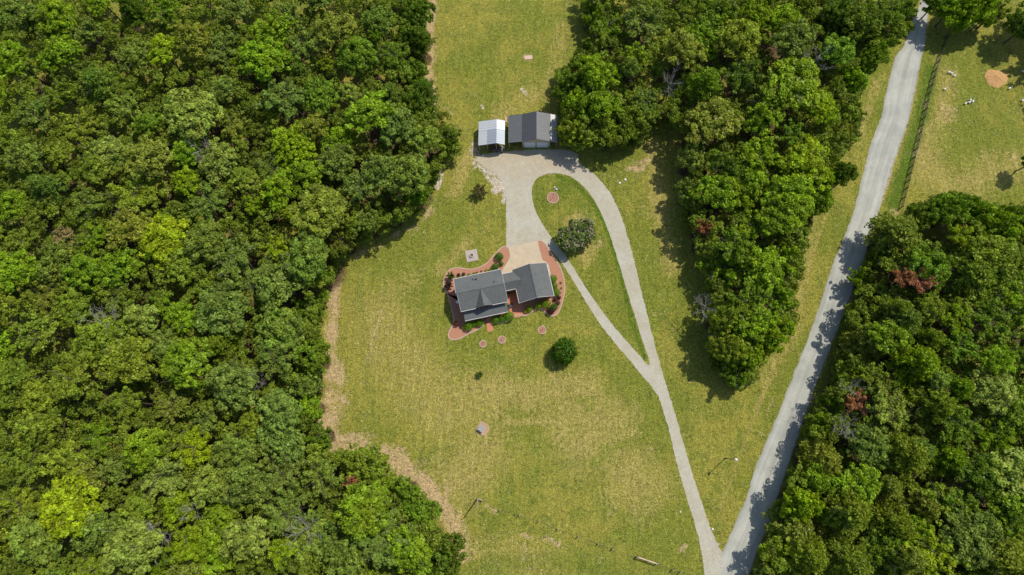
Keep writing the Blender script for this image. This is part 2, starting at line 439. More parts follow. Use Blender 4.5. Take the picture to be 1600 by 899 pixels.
WOODS = [
 ('western wood', [(-60,-50),(668,-50),(664,30),(660,70),(668,130),(690,170),(716,200),(722,235),(702,258),(680,290),(668,325),(640,348),(592,370),(562,385),(536,412),(520,445),
   (512,480),(508,560),(500,620),(500,660),(520,700),(566,705),(604,730),(632,760),(678,785),(685,815),(712,860),(722,950),(-60,950)]),
 ('eastern wood strip', [(898,-50),(905,20),(915,60),(885,95),(864,115),(862,150),(872,190),(880,220),(905,236),(950,236),(985,236),(1010,215),(1035,195),(1062,215),(1072,265),(1060,310),
   (1064,345),(1085,380),(1092,420),(1100,470),(1108,520),(1106,560),(1128,600),(1155,616),(1185,592),(1205,545),(1242,512),(1250,450),(1262,400),(1268,345),(1295,312),(1300,275),
   (1332,240),(1350,190),(1345,130),(1372,92),(1400,72),(1432,40),(1440,-50)]),
 ('southeastern wood', [(1660,310),(1585,325),(1535,318),(1500,302),(1440,312),(1410,335),(1372,350),(1362,380),(1346,420),(1335,455),(1318,492),(1312,530),(1298,580),(1280,620),
   (1258,655),(1250,700),(1232,740),(1212,790),(1202,815),(1190,855),(1168,950),(1660,950)]),
]
def inside(p, poly):
    x, y = p; c = False; n = len(poly)
    for i in range(n):
        (x1, y1), (x2, y2) = poly[i], poly[i - 1]
        if (y1 > y) != (y2 > y) and x < (x2 - x1) * (y - y1) / (y2 - y1) + x1: c = not c
    return c
def edge_dist(p, poly):
    best = 1e9; n = len(poly)
    for i in range(n):
        a, b = Vector(poly[i - 1]), Vector(poly[i]); q = Vector(p); ab = b - a
        t = max(0, min(1, (q - a).dot(ab) / ab.length_squared)); best = min(best, (q - a - ab * t).length)
    return best

trees = []   # px,py,r,kind,colour,wood
def wood_of(x, y):
    for nm, poly in WOODS:
        if inside((x, y), poly): return nm
    if x > 1440 and y < 300: return 'northeastern pasture trees'
    return min(((edge_dist((x, y), poly), nm) for nm, poly in WOODS))[1]
for kind, txt in (('broadleaf', PICK), ('pine', PINE)):
    for t in txt.split():
        a = t.split(','); trees.append([float(a[0]), float(a[1]), float(a[2]), kind, a[3], wood_of(float(a[0]), float(a[1]))])
n_pick = len(trees)
for t_ in trees:
    if t_[5] == 'southeastern wood' and t_[4] in ('ob', 'ol') and (int(t_[0]) % 3): t_[3] = 'pine'
    if t_[5] == 'southeastern wood' and t_[1] > 450 and edge_dist((t_[0], t_[1]), dict(WOODS)[t_[5]]) < 34: t_[0] += 6
for nm, poly in WOODS:
    xs = [p[0] for p in poly]; ys = [p[1] for p in poly]
    for k in range(9000):
        x, y = random.uniform(min(xs), max(xs)), random.uniform(min(ys), max(ys))
        if not (-22 < x < 1622 and -18 < y < 918) or k > 7000: continue
        r = random.uniform(25, 34) if k < 4000 else random.uniform(20, 25)
        if not inside((x, y), poly) or edge_dist((x, y), poly) < r * 0.8: continue
        if nm.startswith('south') and math.hypot(x - 1462, y - 350) < r + 14: continue
        if any((x - t[0]) ** 2 + (y - t[1]) ** 2 < (0.90 * (r + t[2]) + 1) ** 2 for t in trees): continue
        if nm == 'western wood':
            if y > 640: w = dict(ol=6, gg=4, br=4, lt=1, ob=1)
            elif x > 420: w = dict(gg=6, gr=3, dk=2, ol=1)
            elif y > 330: w = dict(ol=6, gg=4, ob=2, br=2, lt=1)
            else: w = dict(gg=4, gr=3, ol=3, br=2, dk=1)
        elif nm == 'eastern wood strip': w = dict(br=4, gr=4, ol=2, dk=1)
        else: w = dict(ol=5, gr=3, gg=2, br=3, ob=2)
        c = random.choices(list(w), list(w.values()))[0]
        kind = 'pine' if random.random() < (0.5 if nm.startswith('south') else 0.2 if c in ('dk', 'gg', 'ob') else 0.05) else 'broadleaf'
        trees.append([x, y, r, kind, c, nm])

# ------------------------------------------------------------------ foliage meshes (unit radius = 1 m per scale unit, built at about real size)
def cards_mesh(name, C, Nn, S, T, elong=1.0, jitter=0.5):
    """C centres, Nn normals, S sizes, T tint -> one mesh of small diamond leaf clusters"""
    n = len(C)
    Nn = Nn + rng.normal(0, jitter, (n, 3)); Nn /= np.linalg.norm(Nn, axis=1)[:, None]
    R = rng.normal(0, 1, (n, 3)); A = np.cross(Nn, R); A /= np.linalg.norm(A, axis=1)[:, None]; B = np.cross(Nn, A)
    S = S[:, None]
    k = rng.uniform(0.55, 1.0, (n, 1))
    V = np.stack([C + A * S * elong, C + B * S * k, C - A * S * elong * rng.uniform(0.6, 1, (n, 1)), C - B * S * k * rng.uniform(0.6, 1, (n, 1))], 1).reshape(-1, 3)
    me = bpy.data.meshes.new(name)
    me.vertices.add(4 * n); me.vertices.foreach_set('co', V.astype(np.float32).ravel())
    me.loops.add(4 * n); me.loops.foreach_set('vertex_index', np.arange(4 * n, dtype=np.int32))
    me.polygons.add(n); me.polygons.foreach_set('loop_start', np.arange(0, 4 * n, 4, dtype=np.int32))
    at = me.attributes.new('tint', 'FLOAT', 'POINT'); at.data.foreach_set('value', np.repeat(T, 4).astype(np.float32))
    me.materials.append(LEAF)
    me.update(calc_edges=True)
    return me

def crown_mesh(kind, seed):
    """crown of radius 4 m and half-height about 2.4 m, centred on its middle"""
    r = np.random.default_rng(seed)
    R = 4.0
    C = []; Nn = []; S = []; T = []
    if kind in ('broadleaf', 'rust'):
        nb = int(r.integers(4, 8))           # main boughs: crown outline is a union of bulges
        bo = []
        for i in range(nb):
            a = 2 * math.pi * (i + r.uniform(-.3, .3)) / nb; d = R * r.uniform(0.38, 0.62)
            bo.append((d * math.cos(a), d * math.sin(a), r.uniform(-0.6, 0.4), R * r.uniform(0.36, 0.52)))
        bo.append((r.uniform(-.6, .6), r.uniform(-.6, .6), r.uniform(0.5, 1.2), R * r.uniform(0.42, 0.6)))
        for (bx, by, bz, br) in bo:
            for j in range(int(25 * (br / 1.9) ** 2) + 6):
                u = r.normal(0, 1, 3); u /= np.linalg.norm(u); u[2] = abs(u[2]) * 1.1 - 0.35
                u /= np.linalg.norm(u)
                c = np.array([bx, by, bz]) + u * br * r.uniform(0.60, 1.06) * np.array([1, 1, 0.85])
                lr = r.uniform(0.28, 0.66)
                m = int(58 * (lr / 0.55) ** 2)
                v = r.normal(0, 1, (m, 3)); v /= np.linalg.norm(v, axis=1)[:, None]
                v[:, 2] = np.where(v[:, 2] < -0.3, -v[:, 2] * .6, v[:, 2])
                p = c + v * lr * r.uniform(0.7, 1.08, (m, 1)) * np.array([1, 1, 0.75])
                C.append(p); Nn.append(v + np.array([0, 0, 0.35])); S.append(r.uniform(0.11, 0.25, m))
                T.append(r.uniform(0.66, 1.36) * r.uniform(0.6, 1.45, m))
        # inner leaves that close the view to the ground
        m = 700
        v = r.normal(0, 1, (m, 3)); v /= np.linalg.norm(v, axis=1)[:, None]
        C.append(v * r.uniform(0.2, 0.72, (m, 1)) * np.array([R, R, 1.7])); Nn.append(v + np.array([0, 0, .6])); S.append(r.uniform(0.2, 0.4, m)); T.append(r.uniform(0.7, 1.0, m))
        me = cards_mesh('crown_foliage', np.vstack(C), np.vstack(Nn), np.concatenate(S), np.concatenate(T), 1.0, 0.55)
    elif kind == 'pine':
        for lv in range(7):
            z = -2.2 + lv * 0.75; L = R * (1 - lv / 8.5) * r.uniform(0.9, 1.05); nb = int(9 - lv * 0.7)
            a0 = r.uniform(0, 6.3)
            for i in range(nb):
                a = a0 + 2 * math.pi * (i + r.uniform(-.25, .25)) / nb; LL = L * r.uniform(0.72, 1.08)
                nt_ = int(LL / 0.42) + 1
                for j in range(nt_):
                    d = LL * (j + 0.7) / nt_
                    for sgn in (-1, 0, 1):
                        off = sgn * r.uniform(0.2, 0.5) * (0.4 + d / LL)
                        c = np.array([d * math.cos(a) - off * math.sin(a), d * math.sin(a) + off * math.cos(a), z + 0.25 * d * 0.5 + r.uniform(-.1, .1)])
                        m = 9
                        v = r.normal(0, 1, (m, 3)); v /= np.linalg.norm(v, axis=1)[:, None]; v[:, 2] = np.abs(v[:, 2])
                        C.append(c + v * 0.26); Nn.append(v); S.append(r.uniform(0.10, 0.17, m)); T.append(r.uniform(0.8, 1.25) * r.uniform(0.75, 1.25, m))
        me = cards_mesh('pine_foliage', np.vstack(C), np.vstack(Nn), np.concatenate(S), np.concatenate(T), 2.0, 0.8)
    elif kind == 'loose':
        nb = int(r.integers(16, 22))         # thin feathery crown: sprays along limbs with gaps between them
        for i in range(nb):
            a = 2.4 * i + r.uniform(-.3, .3); L = R * r.uniform(0.55, 1.02); el = r.uniform(0.05, 0.95)
            dirv = np.array([math.cos(a) * math.cos(el), math.sin(a) * math.cos(el), math.sin(el) * 0.9])
            for j in range(9):
                t = 0.25 + 0.75 * (j + r.uniform(0, 1)) / 9
                c = dirv * L * t + np.array([0, 0, -1.3]) + r.normal(0, 0.22, 3)
                m = 46; lr = r.uniform(0.35, 0.62)
                v = r.normal(0, 1, (m, 3)); v /= np.linalg.norm(v, axis=1)[:, None]
                C.append(c + v * lr * r.uniform(0.3, 1.0, (m, 1)) * np.array([1, 1, .7])); Nn.append(v + np.array([0, 0, 0.5])); S.append(r.uniform(0.11, 0.22, m))
                T.append(r.uniform(0.8, 1.2) * r.uniform(0.7, 1.3, m))
        me = cards_mesh('crown_foliage', np.vstack(C), np.vstack(Nn), np.concatenate(S), np.concatenate(T), 1.1, 0.7)
    elif kind == 'shrub':                    # radius 1
        m = 1500
        v = r.normal(0, 1, (m, 3)); v /= np.linalg.norm(v, axis=1)[:, None]
        bumpy = 1 + 0.07 * np.sin(v[:, 0] * 7 + seed) * np.sin(v[:, 1] * 6) + 0.05 * np.sin(v[:, 2] * 9)
        p = v * (r.uniform(0.80, 1.02, m) * bumpy)[:, None] * np.array([1, 1, 0.85])
        me = cards_mesh('shrub_foliage', p, v, r.uniform(0.05, 0.10, m), r.uniform(0.75, 1.25, m), 1.0, 0.5)
    return me

CROWNS = {'broadleaf': [crown_mesh('broadleaf', 100 + i) for i in range(13)] + [crown_mesh('loose', 140 + i) for i in range(6)],
          'pine': [crown_mesh('pine', 200 + i) for i in range(3)],
          'rust': [crown_mesh('loose', 300 + i) for i in range(2)]}
def ball_crown(seed):
    r = np.random.default_rng(seed); m = 5200
    v = r.normal(0, 1, (m, 3)); v /= np.linalg.norm(v, axis=1)[:, None]
    b_ = 1 + .10 * np.sin(v[:, 0] * 6 + 1) * np.sin(v[:, 1] * 5) + .07 * np.sin(v[:, 0] * 11) * np.sin(v[:, 1] * 12 + 2) + .05 * np.sin(v[:, 2] * 10)
    p = v * (r.uniform(.72, 1.04, m) * b_)[:, None] * np.array([4, 4, 2.6])
    return cards_mesh('crown_foliage', p, v + np.array([0, 0, .2]), r.uniform(.16, .34, m), r.uniform(.55, 1.4, m), 1.0, .55)
SHRUBS = [crown_mesh('shrub', 400 + i) for i in range(3)]

def wood_mesh(name, seed, mat, bare=False):
    """trunk and limbs, 10 m tall to the crown centre; limbs spread 3.4 m"""
    r = random.Random(seed); mb = MB()
    lean = Vector((r.uniform(-.4, .4), r.uniform(-.4, .4), 0))
    pts = [Vector((0, 0, -0.2)), Vector((0, 0, 0.4)) + lean * .05, Vector((0, 0, 4)) + lean * .4, Vector((0, 0, 8)) + lean * .8, Vector((0, 0, 11.3)) + lean]
    mb.tube(pts, [0.34, 0.24, 0.19, 0.14, 0.03], 8)
    nl = 12 if bare else 8
    for i in range(nl):
        a = 2.4 * i + r.uniform(-.4, .4); z = r.uniform(6.5, 10.4) if bare else r.uniform(7.2, 10.0); L = r.uniform(2.2, 4.0)
        p0 = Vector((lean.x * z / 10, lean.y * z / 10, z)); d = Vector((math.cos(a), math.sin(a), r.uniform(.15, .6)))
        p1 = p0 + d * L * .45 + Vector((0, 0, .1)); p2 = p0 + d * L + Vector((r.uniform(-.4, .4), r.uniform(-.4, .4), .3))
        w = 0.06 if bare else 0.06
        mb.tube([p0, p1, p2], [w, w * .7, w * .25], 5)
        for j in range(7 if bare else 2):
            t = r.uniform(.3, .95); q = p0.lerp(p2, t); b = a + r.choice((-1, 1)) * r.uniform(.4, 1.1); l = r.uniform(.6, 1.5)
            q2 = q + Vector((math.cos(b), math.sin(b), r.uniform(.1, .8))) * l
            mb.tube([q, q.lerp(q2, .5) + Vector((0, 0, .05)), q2], [w * .5, w * .35, w * .12], 4)
            if bare:
                for k in range(3):
                    c_ = b + r.uniform(-1, 1); q3 = q.lerp(q2, r.uniform(.4, 1)); mb.tube([q3, q3 + Vector((math.cos(c_), math.sin(c_), r.uniform(0, .6))) * r.uniform(.3, .8)], [w * .25, w * .1], 3)
    me = bpy.data.meshes.new(name); me.from_pydata([tuple(v) for v in mb.V], [], mb.F); me.materials.append(mat); me.update()
    return me
TRUNKS = [wood_mesh('trunk_wood', 10 + i, BARK) for i in range(5)]
BARES = [wood_mesh('bare_limbs', 30 + i, PALEBARK, True) for i in range(4)]

# ------------------------------------------------------------------ place trees
def vary(c, k=0.12):
    f = random.uniform(1 - k, 1 + k)
    return (c[0] * f * random.uniform(.94, 1.06), c[1] * f, c[2] * f * random.uniform(.85, 1.15), 1)

placed = []   # x, y, r on the ground
def height_for(x, y, r, wood, poly_d):
    h = 12.5 if wood == 'western wood' else 12.0
    h += (r - 26) * 0.10 + random.uniform(-1.3, 1.3)
    if poly_d < 45: h -= 3.0
    if r < 22: h += 1.0
    if wood == 'southeastern wood' and poly_d < 60: h -= 1.0
    if 'pasture' in wood: h = 8.8 + (r - 26) * .06
    return max(h, 7.0)

tree_rec = []
for (px, py, r, kind, c, wood) in trees:
    poly = dict(WOODS).get(wood); pd = edge_dist((px, py), poly) if poly else 30
    h = height_for(px, py, r, wood, pd)
    if c == 'ru': r *= 1.35; h += 1.2
    edge = pd < 45 and kind != 'pine'
    zc = h - (3.4 if edge else 2.6)
    p = G(px, py, zc); rad = r * (H - zc) / F * (1.24 if pd > 40 else 1.14) / 4.0
    wd = 'pine_tree' if kind == 'pine' else 'broadleaf_tree'
    t = thing(wd, (p.x, p.y, 0), None, 'tree')
    me = random.choice(CROWNS['rust'] if c == 'ru' else CROWNS[kind])
    cr = link('crown', me, t, (0, 0, zc)); cr.scale = (rad * random.uniform(.88, 1.12), rad * random.uniform(.88, 1.12), min(1.15, max(0.8, rad * 1.05)) * (1.2 if kind == 'pine' else 1.45 if edge else 1.0)); cr.rotation_euler = (0, 0, random.uniform(0, 6.28))
    base_c = COL[c][1]
    if c not in ('ru', 'tb'):
        base_c = tuple(a * .76 + b * .24 for a, b in zip(base_c, (0.232, 0.285, 0.016) if wood.startswith('eastern') else (0.205, 0.255, 0.020)))
        base_c = (base_c[0] * 1.09, base_c[1] * 1.10, base_c[2] * 1.0)
    cr.color = vary(base_c, 0.10)
    tr = link('trunk', random.choice(TRUNKS), t); tr.scale = (max(.6, rad * .95), max(.6, rad * .95), zc / 10.0); tr.rotation_euler = (0, 0, random.uniform(0, 6.28))
    placed.append((p.x, p.y, rad * 4))
    tree_rec.append((t, px, py, r, kind, c, wood))
for s in DEADW.split():
    px, py, r, *zz = map(float, s.split(','))
    z = zz[0] if zz else 11.8; p = G(px, py, z - 1.5); rad = r * (H - z) / F / 3.4
    t = thing('bare_tree', (p.x, p.y, 0), None, 'tree')
    tr = link('trunk', random.choice(BARES), t); tr.scale = (rad * 1.1, rad * 1.1, z / 10.4); tr.rotation_euler = (0, 0, random.uniform(0, 6.28))
    tree_rec.append((t, px, py, r, 'bare', 'bare', wood_of(px, py)))

# labels: look + place in its wood; ties broken by order from left to right
def place_words(px, py, wood):
    if wood == 'western wood':
        cx = 'far left' if px < 120 else 'left' if px < 260 else 'centre' if px < 400 else 'right' if px < 540 else 'clearing side'
        cy = 'top edge' if py < 75 else 'upper part' if py < 225 else 'upper middle' if py < 375 else 'middle' if py < 525 else 'lower middle' if py < 675 else 'lower part' if py < 800 else 'bottom edge'
        return '%s, %s of western wood' % (cy, cx)
    if wood == 'eastern wood strip':
        cx = 'drive side' if px < 1000 else 'left half' if px < 1120 else 'middle' if px < 1230 else 'road side'
        cy = 'top edge' if py < 60 else 'upper part' if py < 150 else 'level with garage' if py < 240 else 'level with loop' if py < 340 else 'lower part' if py < 460 else 'southern tip'
        return '%s, %s of wood beside driveway' % (cy, cx)
    if wood == 'southeastern wood':
        cx = 'road side' if px < 1340 and py > 450 or px < 1400 else 'middle' if px < 1500 else 'right edge'
        cy = 'pasture end' if py < 390 else 'upper part' if py < 480 else 'upper middle' if py < 580 else 'lower middle' if py < 690 else 'lower part' if py < 800 else 'bottom edge'
        return '%s, %s of southeastern wood' % (cy, cx)
    return 'upper right pasture corner'
ORD = ['first', 'second', 'third', 'fourth', 'fifth', 'sixth', 'seventh', 'eighth', 'ninth']
byk = {}
for rec in tree_rec:
    t, px, py, r, kind, c, wood = rec
    look = 'leafless grey tree' if kind == 'bare' else (COL[c][0] + (' pine' if kind == 'pine' else ' dead-leaved tree' if c == 'ru' else ' tree'))
    byk.setdefault((look, place_words(px, py, wood)), []).append(rec)
for (look, pl), lst in byk.items():
    lst.sort(key=lambda q: q[1])
    for i, rec in enumerate(lst):
        t = rec[0]
        if len(lst) == 1: s = look + ', ' + pl
        elif len(lst) == 2: s = ('left ' if i == 0 else 'right ') + look + ' of two, ' + pl
        else: s = ORD[min(i, 8)] + ' ' + look + ' from left, ' + pl
        if 'pasture corner' in pl: s = s.replace(pl, 'at the pasture in the upper right corner')
        t['label'] = s
        t['group'] = 'trees of the ' + rec[6] if 'pasture' not in rec[6] else 'trees at the pasture edge'

# ------------------------------------------------------------------ the ground sheet
def axis(lo, hi, step, far):
    fine = np.arange(lo, hi + step / 2, step)
    out = [1.0]
    a = []; d = step
    x = lo
    while x > -far: d *= 1.35; x -= d; a.append(x)
    b = []; d = step; x = fine[-1]
    while x < far: d *= 1.35; x += d; b.append(x)
    return np.array(a[::-1] + list(fine) + b)
X = axis(-128, 112, 0.36, 2500); Y = axis(-34, 102, 0.36, 2500)
gx, gy = np.meshgrid(X, Y); nx, ny = len(X), len(Y)
PX = gx.ravel(); PY = gy.ravel()
def seg_dist(pts, w):
    """distance to a polyline of photograph pixels, in metres"""
    P = [G(a, b) for a, b in pts]; best = np.full(PX.shape, 1e9)
    if len(P) == 1: return np.hypot(PX - P[0].x, PY - P[0].y)
    for a, b in zip(P[:-1], P[1:]):
        ab = b - a; L2 = ab.x ** 2 + ab.y ** 2
        t = np.clip(((PX - a.x) * ab.x + (PY - a.y) * ab.y) / L2, 0, 1)
        best = np.minimum(best, np.hypot(PX - a.x - t * ab.x, PY - a.y - t * ab.y))
    return best
K = 0.128
def stroke(arr, s, pts, w, soft=1.0):
    d = seg_dist(pts, w) / (w * K)
    v = s * np.exp(-np.maximum(d - (1 - soft), 0) ** 2 / (soft ** 2) * 1.2)
    if s > 0: np.maximum(arr, v, out=arr)
    else: arr += v
dry = np.full(PX.shape, 0.17); bare = np.zeros(PX.shape); lush = np.zeros(PX.shape); lit = np.zeros(PX.shape); pale = np.zeros(PX.shape)
# dry, trodden parts of the lawns
for s, pts, w in [(.45, [(760,620),(700,640),(620,560),(600,500)], 90), (.5, [(870,650),(960,650),(900,700)], 60), (.5, [(1000,760),(980,740)], 70), (.5, [(760,700),(700,760)], 70), (.55, [(740,600),(820,620),(920,600)], 40),
                  (.35, [(640,430),(600,470)], 50), (.62, [(920,390),(915,400)], 22), (.5, [(890,345),(905,338)], 18), (.6, [(790,660),(980,655)], 8), (.55, [(1180,640),(1215,560),(1245,470),(1300,310)], 4),
                  (.5, [(1125,800),(1160,700),(1210,580)], 3), (.45, [(1340,220),(1370,130)], 14), (.4, [(880,40),(870,110),(850,150)], 26), (.5, [(1450,200),(1440,260),(1500,290),(1580,260)], 50),
                  (.5, [(1480,120),(1470,180)], 30), (.42, [(1270,340),(1240,520),(1190,600)], 22), (.5, [(730,380),(690,420)], 20), (.45, [(780,180),(830,150)], 35), (.5, [(1020,230),(1030,330),(1050,420)], 26),
                  (.4, [(700,860),(800,860),(860,890)], 40), (.55, [(760,215),(730,250),(710,300)], 22)]:
    stroke(dry, s, pts, w)
# bare strips along the wood and worn places
for s, pts, w in [(.95, [(676,0),(672,60),(670,110),(676,150)], 13), (.8, [(672,150),(690,185)], 9), (.9, [(526,445),(519,500),(514,560),(516,610),(506,650)], 14), (.75, [(525,580),(530,620),(515,660)], 22),
                  (.95, [(498,640),(524,690),(554,698),(594,706),(628,726),(666,758),(696,790),(710,830),(716,860)], 23), (.6, [(640,735),(680,765),(700,775)], 16), (.55, [(560,400),(610,372),(650,352),(675,330)], 9),
                  (.5, [(720,800),(718,850),(712,899)], 14), (.75, [(690,262),(686,290)], 8), (.55, [(684,25),(684,75)], 1.6), (.55, [(688,40),(690,90)], 1.2), (.5, [(925,395),(935,385)], 14), (.8, [(1010,255),(1000,262),(985,262)], 12),
                  (.4, [(1050,884),(1075,872)], 6), (.5, [(820,835),(880,855)], 6), (.8, [(866,274),(858,275)], 5), (.6, [(1398,330),(1390,350),(1366,372)], 8), (.9, [(1450,345),(1490,352)], 26), (.9, [(1462,345)], 30),
                  (.55, [(1585,250)], 18), (.5, [(1335,452),(1310,500),(1290,560),(1268,625),(1250,660),(1240,700)], 8), (.5, [(1468,90),(1452,140),(1430,240)], 9), (.2, [(1440,200),(1480,170),(1500,220)], 26),
                  (.8, [(825,90)], 8), (.55, [(600,472),(560,600),(590,590)], 2)]:
    stroke(bare, s * .88, pts, w)
for pts in ([(800,845),(812,862),(830,892)], [(823,856),(836,876),(848,895)], [(784,848),(796,864),(806,880)], [(765,855),(780,885)], [(845,868),(858,892)]): stroke(bare, .62, pts, 1.3)
for pts, w in (([(815,836),(832,840)], 4), ([(855,840),(862,845)], 4), ([(876,846),(872,852)], 3), ([(835,842),(838,850)], 3), ([(1062,862),(1070,852)], 5), ([(760,790),(775,800)], 6)): stroke(bare, .7, pts, w)
# mowing lines of the verge beside the lane
for o_ in (0, 8, 16): stroke(lush, .33, [(1385-o_,140),(1350-o_,250),(1300-o_,385),(1262-o_,490),(1215-o_,600),(1160-o_,740)], 2.5)
for px_ in range(560, 700, 17): stroke(lush, .36, [(px_,430),(px_-4,560),(px_+2,690)], 3)
# reddish verge of the lane
stroke(bare, 0.8, [(1451,20),(1441,80),(1431,130),(1421,180),(1407,222),(1392,268),(1380,308),(1370,338)], 3.0)
stroke(bare, 0.55, [(1110,880),(1098,850),(1086,812),(1070,765)], 2.5)
# whitish rubble
for s, pts, w in [(.85, [(772,283),(782,292),(775,297)], 10), (.75, [(760,266),(775,270)], 9), (.8, [(688,272),(684,292)], 7), (.6, [(752,165),(755,170)], 4), (.55, [(815,140),(822,146)], 6), (.6, [(1120,850),(1110,846)], 5),
                  (.5, [(740,225),(752,262)], 8), (.4, [(700,170),(706,180)], 6), (.7, [(748,244),(764,262),(782,276),(790,292),(787,315)], 6), (.55, [(742,250),(756,268),(768,284)], 7), (.45, [(735,232),(742,262)], 6), (.75, [(972,284)], 3)]:
    stroke(pale, s, pts, w)
# lush grass
for s, pts, w in [(.85, [(1455,110),(1440,180),(1415,260),(1395,320)], 17), (.8, [(870,275),(900,287),(925,315),(945,350),(960,395),(975,450),(990,510),(1008,560)], 6), (.55, [(840,300),(850,330),(880,290)], 26), (.45, [(905,320),(940,400),(985,500)], 16),
                  (.5, [(1560,180),(1590,220)], 34), (.45, [(1540,90),(1550,60)], 26), (.35, [(770,150),(740,110)], 30), (.4, [(640,420),(650,400)], 24), (.42, [(780,560),(770,545)], 24), (.35, [(640,700),(660,720)], 18),
                  (.5, [(1095,800),(1075,740),(1055,690),(1030,640)], 5), (.35, [(1100,200),(1160,720),(1140,780)], 16), (.45, [(820,820),(850,835)], 16), (.4, [(900,430),(940,500)], 14), (.5, [(870,880),(960,885)], 18), (.5, [(760,880),(850,875),(980,896)], 24), (.42, [(760,70),(800,40),(840,100)], 26), (.45, [(820,740),(900,720)], 22), (.4, [(560,440),(575,600),(590,680)], 16), (.4, [(960,600),(990,640)], 22), (.45, [(720,350),(770,320)], 22),
                  (.35, [(740,420),(690,380)], 24), (.4, [(760,330),(745,290)], 24)]:
    stroke(lush, s, pts, w)
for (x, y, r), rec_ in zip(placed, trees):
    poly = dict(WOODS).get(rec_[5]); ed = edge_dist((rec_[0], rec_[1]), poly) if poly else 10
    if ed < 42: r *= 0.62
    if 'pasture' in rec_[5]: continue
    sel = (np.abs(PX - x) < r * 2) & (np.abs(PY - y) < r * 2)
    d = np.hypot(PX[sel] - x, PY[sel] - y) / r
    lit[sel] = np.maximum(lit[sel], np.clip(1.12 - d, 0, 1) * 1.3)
V = np.stack([PX, PY, np.zeros_like(PX)], 1)
idx = np.arange(nx * ny).reshape(ny, nx)
Q = np.stack([idx[:-1, :-1], idx[:-1, 1:], idx[1:, 1:], idx[1:, :-1]], -1).reshape(-1, 4)
me = bpy.data.meshes.new('ground')
me.vertices.add(len(V)); me.vertices.foreach_set('co', V.astype(np.float32).ravel())
me.loops.add(Q.size); me.loops.foreach_set('vertex_index', Q.astype(np.int32).ravel())
me.polygons.add(len(Q)); me.polygons.foreach_set('loop_start', np.arange(0, Q.size, 4, dtype=np.int32))
ca = me.attributes.new('paint', 'FLOAT_COLOR', 'POINT'); ca.data.foreach_set('color', np.stack([dry, bare, lush, lit], 1).astype(np.float32).ravel())
pa = me.attributes.new('pale', 'FLOAT', 'POINT'); pa.data.foreach_set('value', pale.astype(np.float32))
me.materials.append(GROUND); me.update(calc_edges=True)
g = link('ground', me); tag(g, 'olive and tan mown grass with bare strips along the woods', kind='structure')

# ------------------------------------------------------------------ gravel, concrete, paving (sheets above the ground)
def resample(pts, step=0.5, jit=0.0, closed=True):
    out = []; n = len(pts)
    for i in range(n if closed else n - 1):
        a, b = Vector(pts[i]), Vector(pts[(i + 1) % n]); L = (b - a).length; k = max(1, int(L / step))
        for j in range(k): out.append(a.lerp(b, j / k))
    if not closed: out.append(Vector(pts[-1]))
    if jit:
        out = [Vector((p.x + random.uniform(-jit, jit), p.y + random.uniform(-jit, jit), p.z)) for p in out]
    return out
def smooth_px(pts, closed=True, it=2):
    """corner cutting"""
    P = [Vector((a, b)) for a, b in pts]
    for _ in range(it):
        Q = []; n = len(P); rngi = range(n if closed else n - 1)
        if not closed: Q.append(P[0])
        for i in rngi:
            a, b = P[i], P[(i + 1) % n]; Q += [a * .75 + b * .25, a * .25 + b * .75]
        if not closed: Q.append(P[-1])
        P = Q
    return [(p.x, p.y) for p in P]
def sheet(name, rings, z, mat, parent=None, loc=None):
    """flat polygon, first ring outside, the others holes; rings are world points"""
    R = [[Vector((p.x, p.y, z)) for p in r] for r in rings]
    tri = tessellate_polygon(R); flat = [p for r in R for p in r]
    Fc = []
    for t in tri:
        a, b, c = (flat[i] for i in t)
        Fc.append(tuple(t) if (b - a).cross(c - a).z > 0 else (t[0], t[2], t[1]))
    return mesh(name, flat, Fc, mat, parent, loc=loc)

# lane: strip with an "across" coordinate for the wheel tracks
LW = [(1447,-60),(1440,0),(1427,30),(1413,70),(1398,90),(1383,150),(1376,185),(1360,225),(1350,265),(1342,300),(1330,342),(1315,380),(1300,415),(1288,455),(1275,492),(1261,532),(1244,575),(1225,622),(1205,672),(1182,725),(1166,778),(1150,815),(1126,870),(1102,940),(1075,1040)]
LE = [(1462,-60),(1453,0),(1449,30),(1445,70),(1440,92),(1428,150),(1421,185),(1407,225),(1393,265),(1382,300),(1370,342),(1358,380),(1346,415),(1332,455),(1317,492),(1302,532),(1285,575),(1267,622),(1250,672),(1232,725),(1214,778),(1203,815),(1180,870),(1155,940),(1125,1040)]
def strip(name, A, B, z, mat, n=9, jit=0.12):
    a = resample([G(*p) for p in A], 1e9, 0, False); b = resample([G(*p) for p in B], 1e9, 0, False)
    rows = []
    for i in range(len(A) - 1):
        k = max(1, int((a[i + 1] - a[i]).length / 0.7))
        for j in range(k): rows.append((a[i].lerp(a[i + 1], j / k), b[i].lerp(b[i + 1], j / k)))
    rows.append((a[-1], b[-1]))
    V = []; ac = []; Fc = []
    for (p, q) in rows:
        e0, e1 = random.uniform(-jit, jit), random.uniform(-jit, jit); d = (q - p).normalized()
        p = p + d * e0; q = q + d * e1
        for k in range(n): v = p.lerp(q, k / (n - 1)); V.append((v.x, v.y, z)); ac.append(k / (n - 1))
    for i in range(len(rows) - 1):
        for k in range(n - 1): Fc.append((i * n + k, (i + 1) * n + k, (i + 1) * n + k + 1, i * n + k + 1))
    o = mesh(name, V, Fc, mat)
    at = o.data.attributes.new('across', 'FLOAT', 'POINT'); at.data.foreach_set('value', ac)
    if o.data.polygons[0].normal.z < 0: o.data.flip_normals()
    return o
tag(strip('gravel_road', LW, LE, 0.012, ROADM), 'pale grey gravel lane running down the right of the photo', kind='structure')

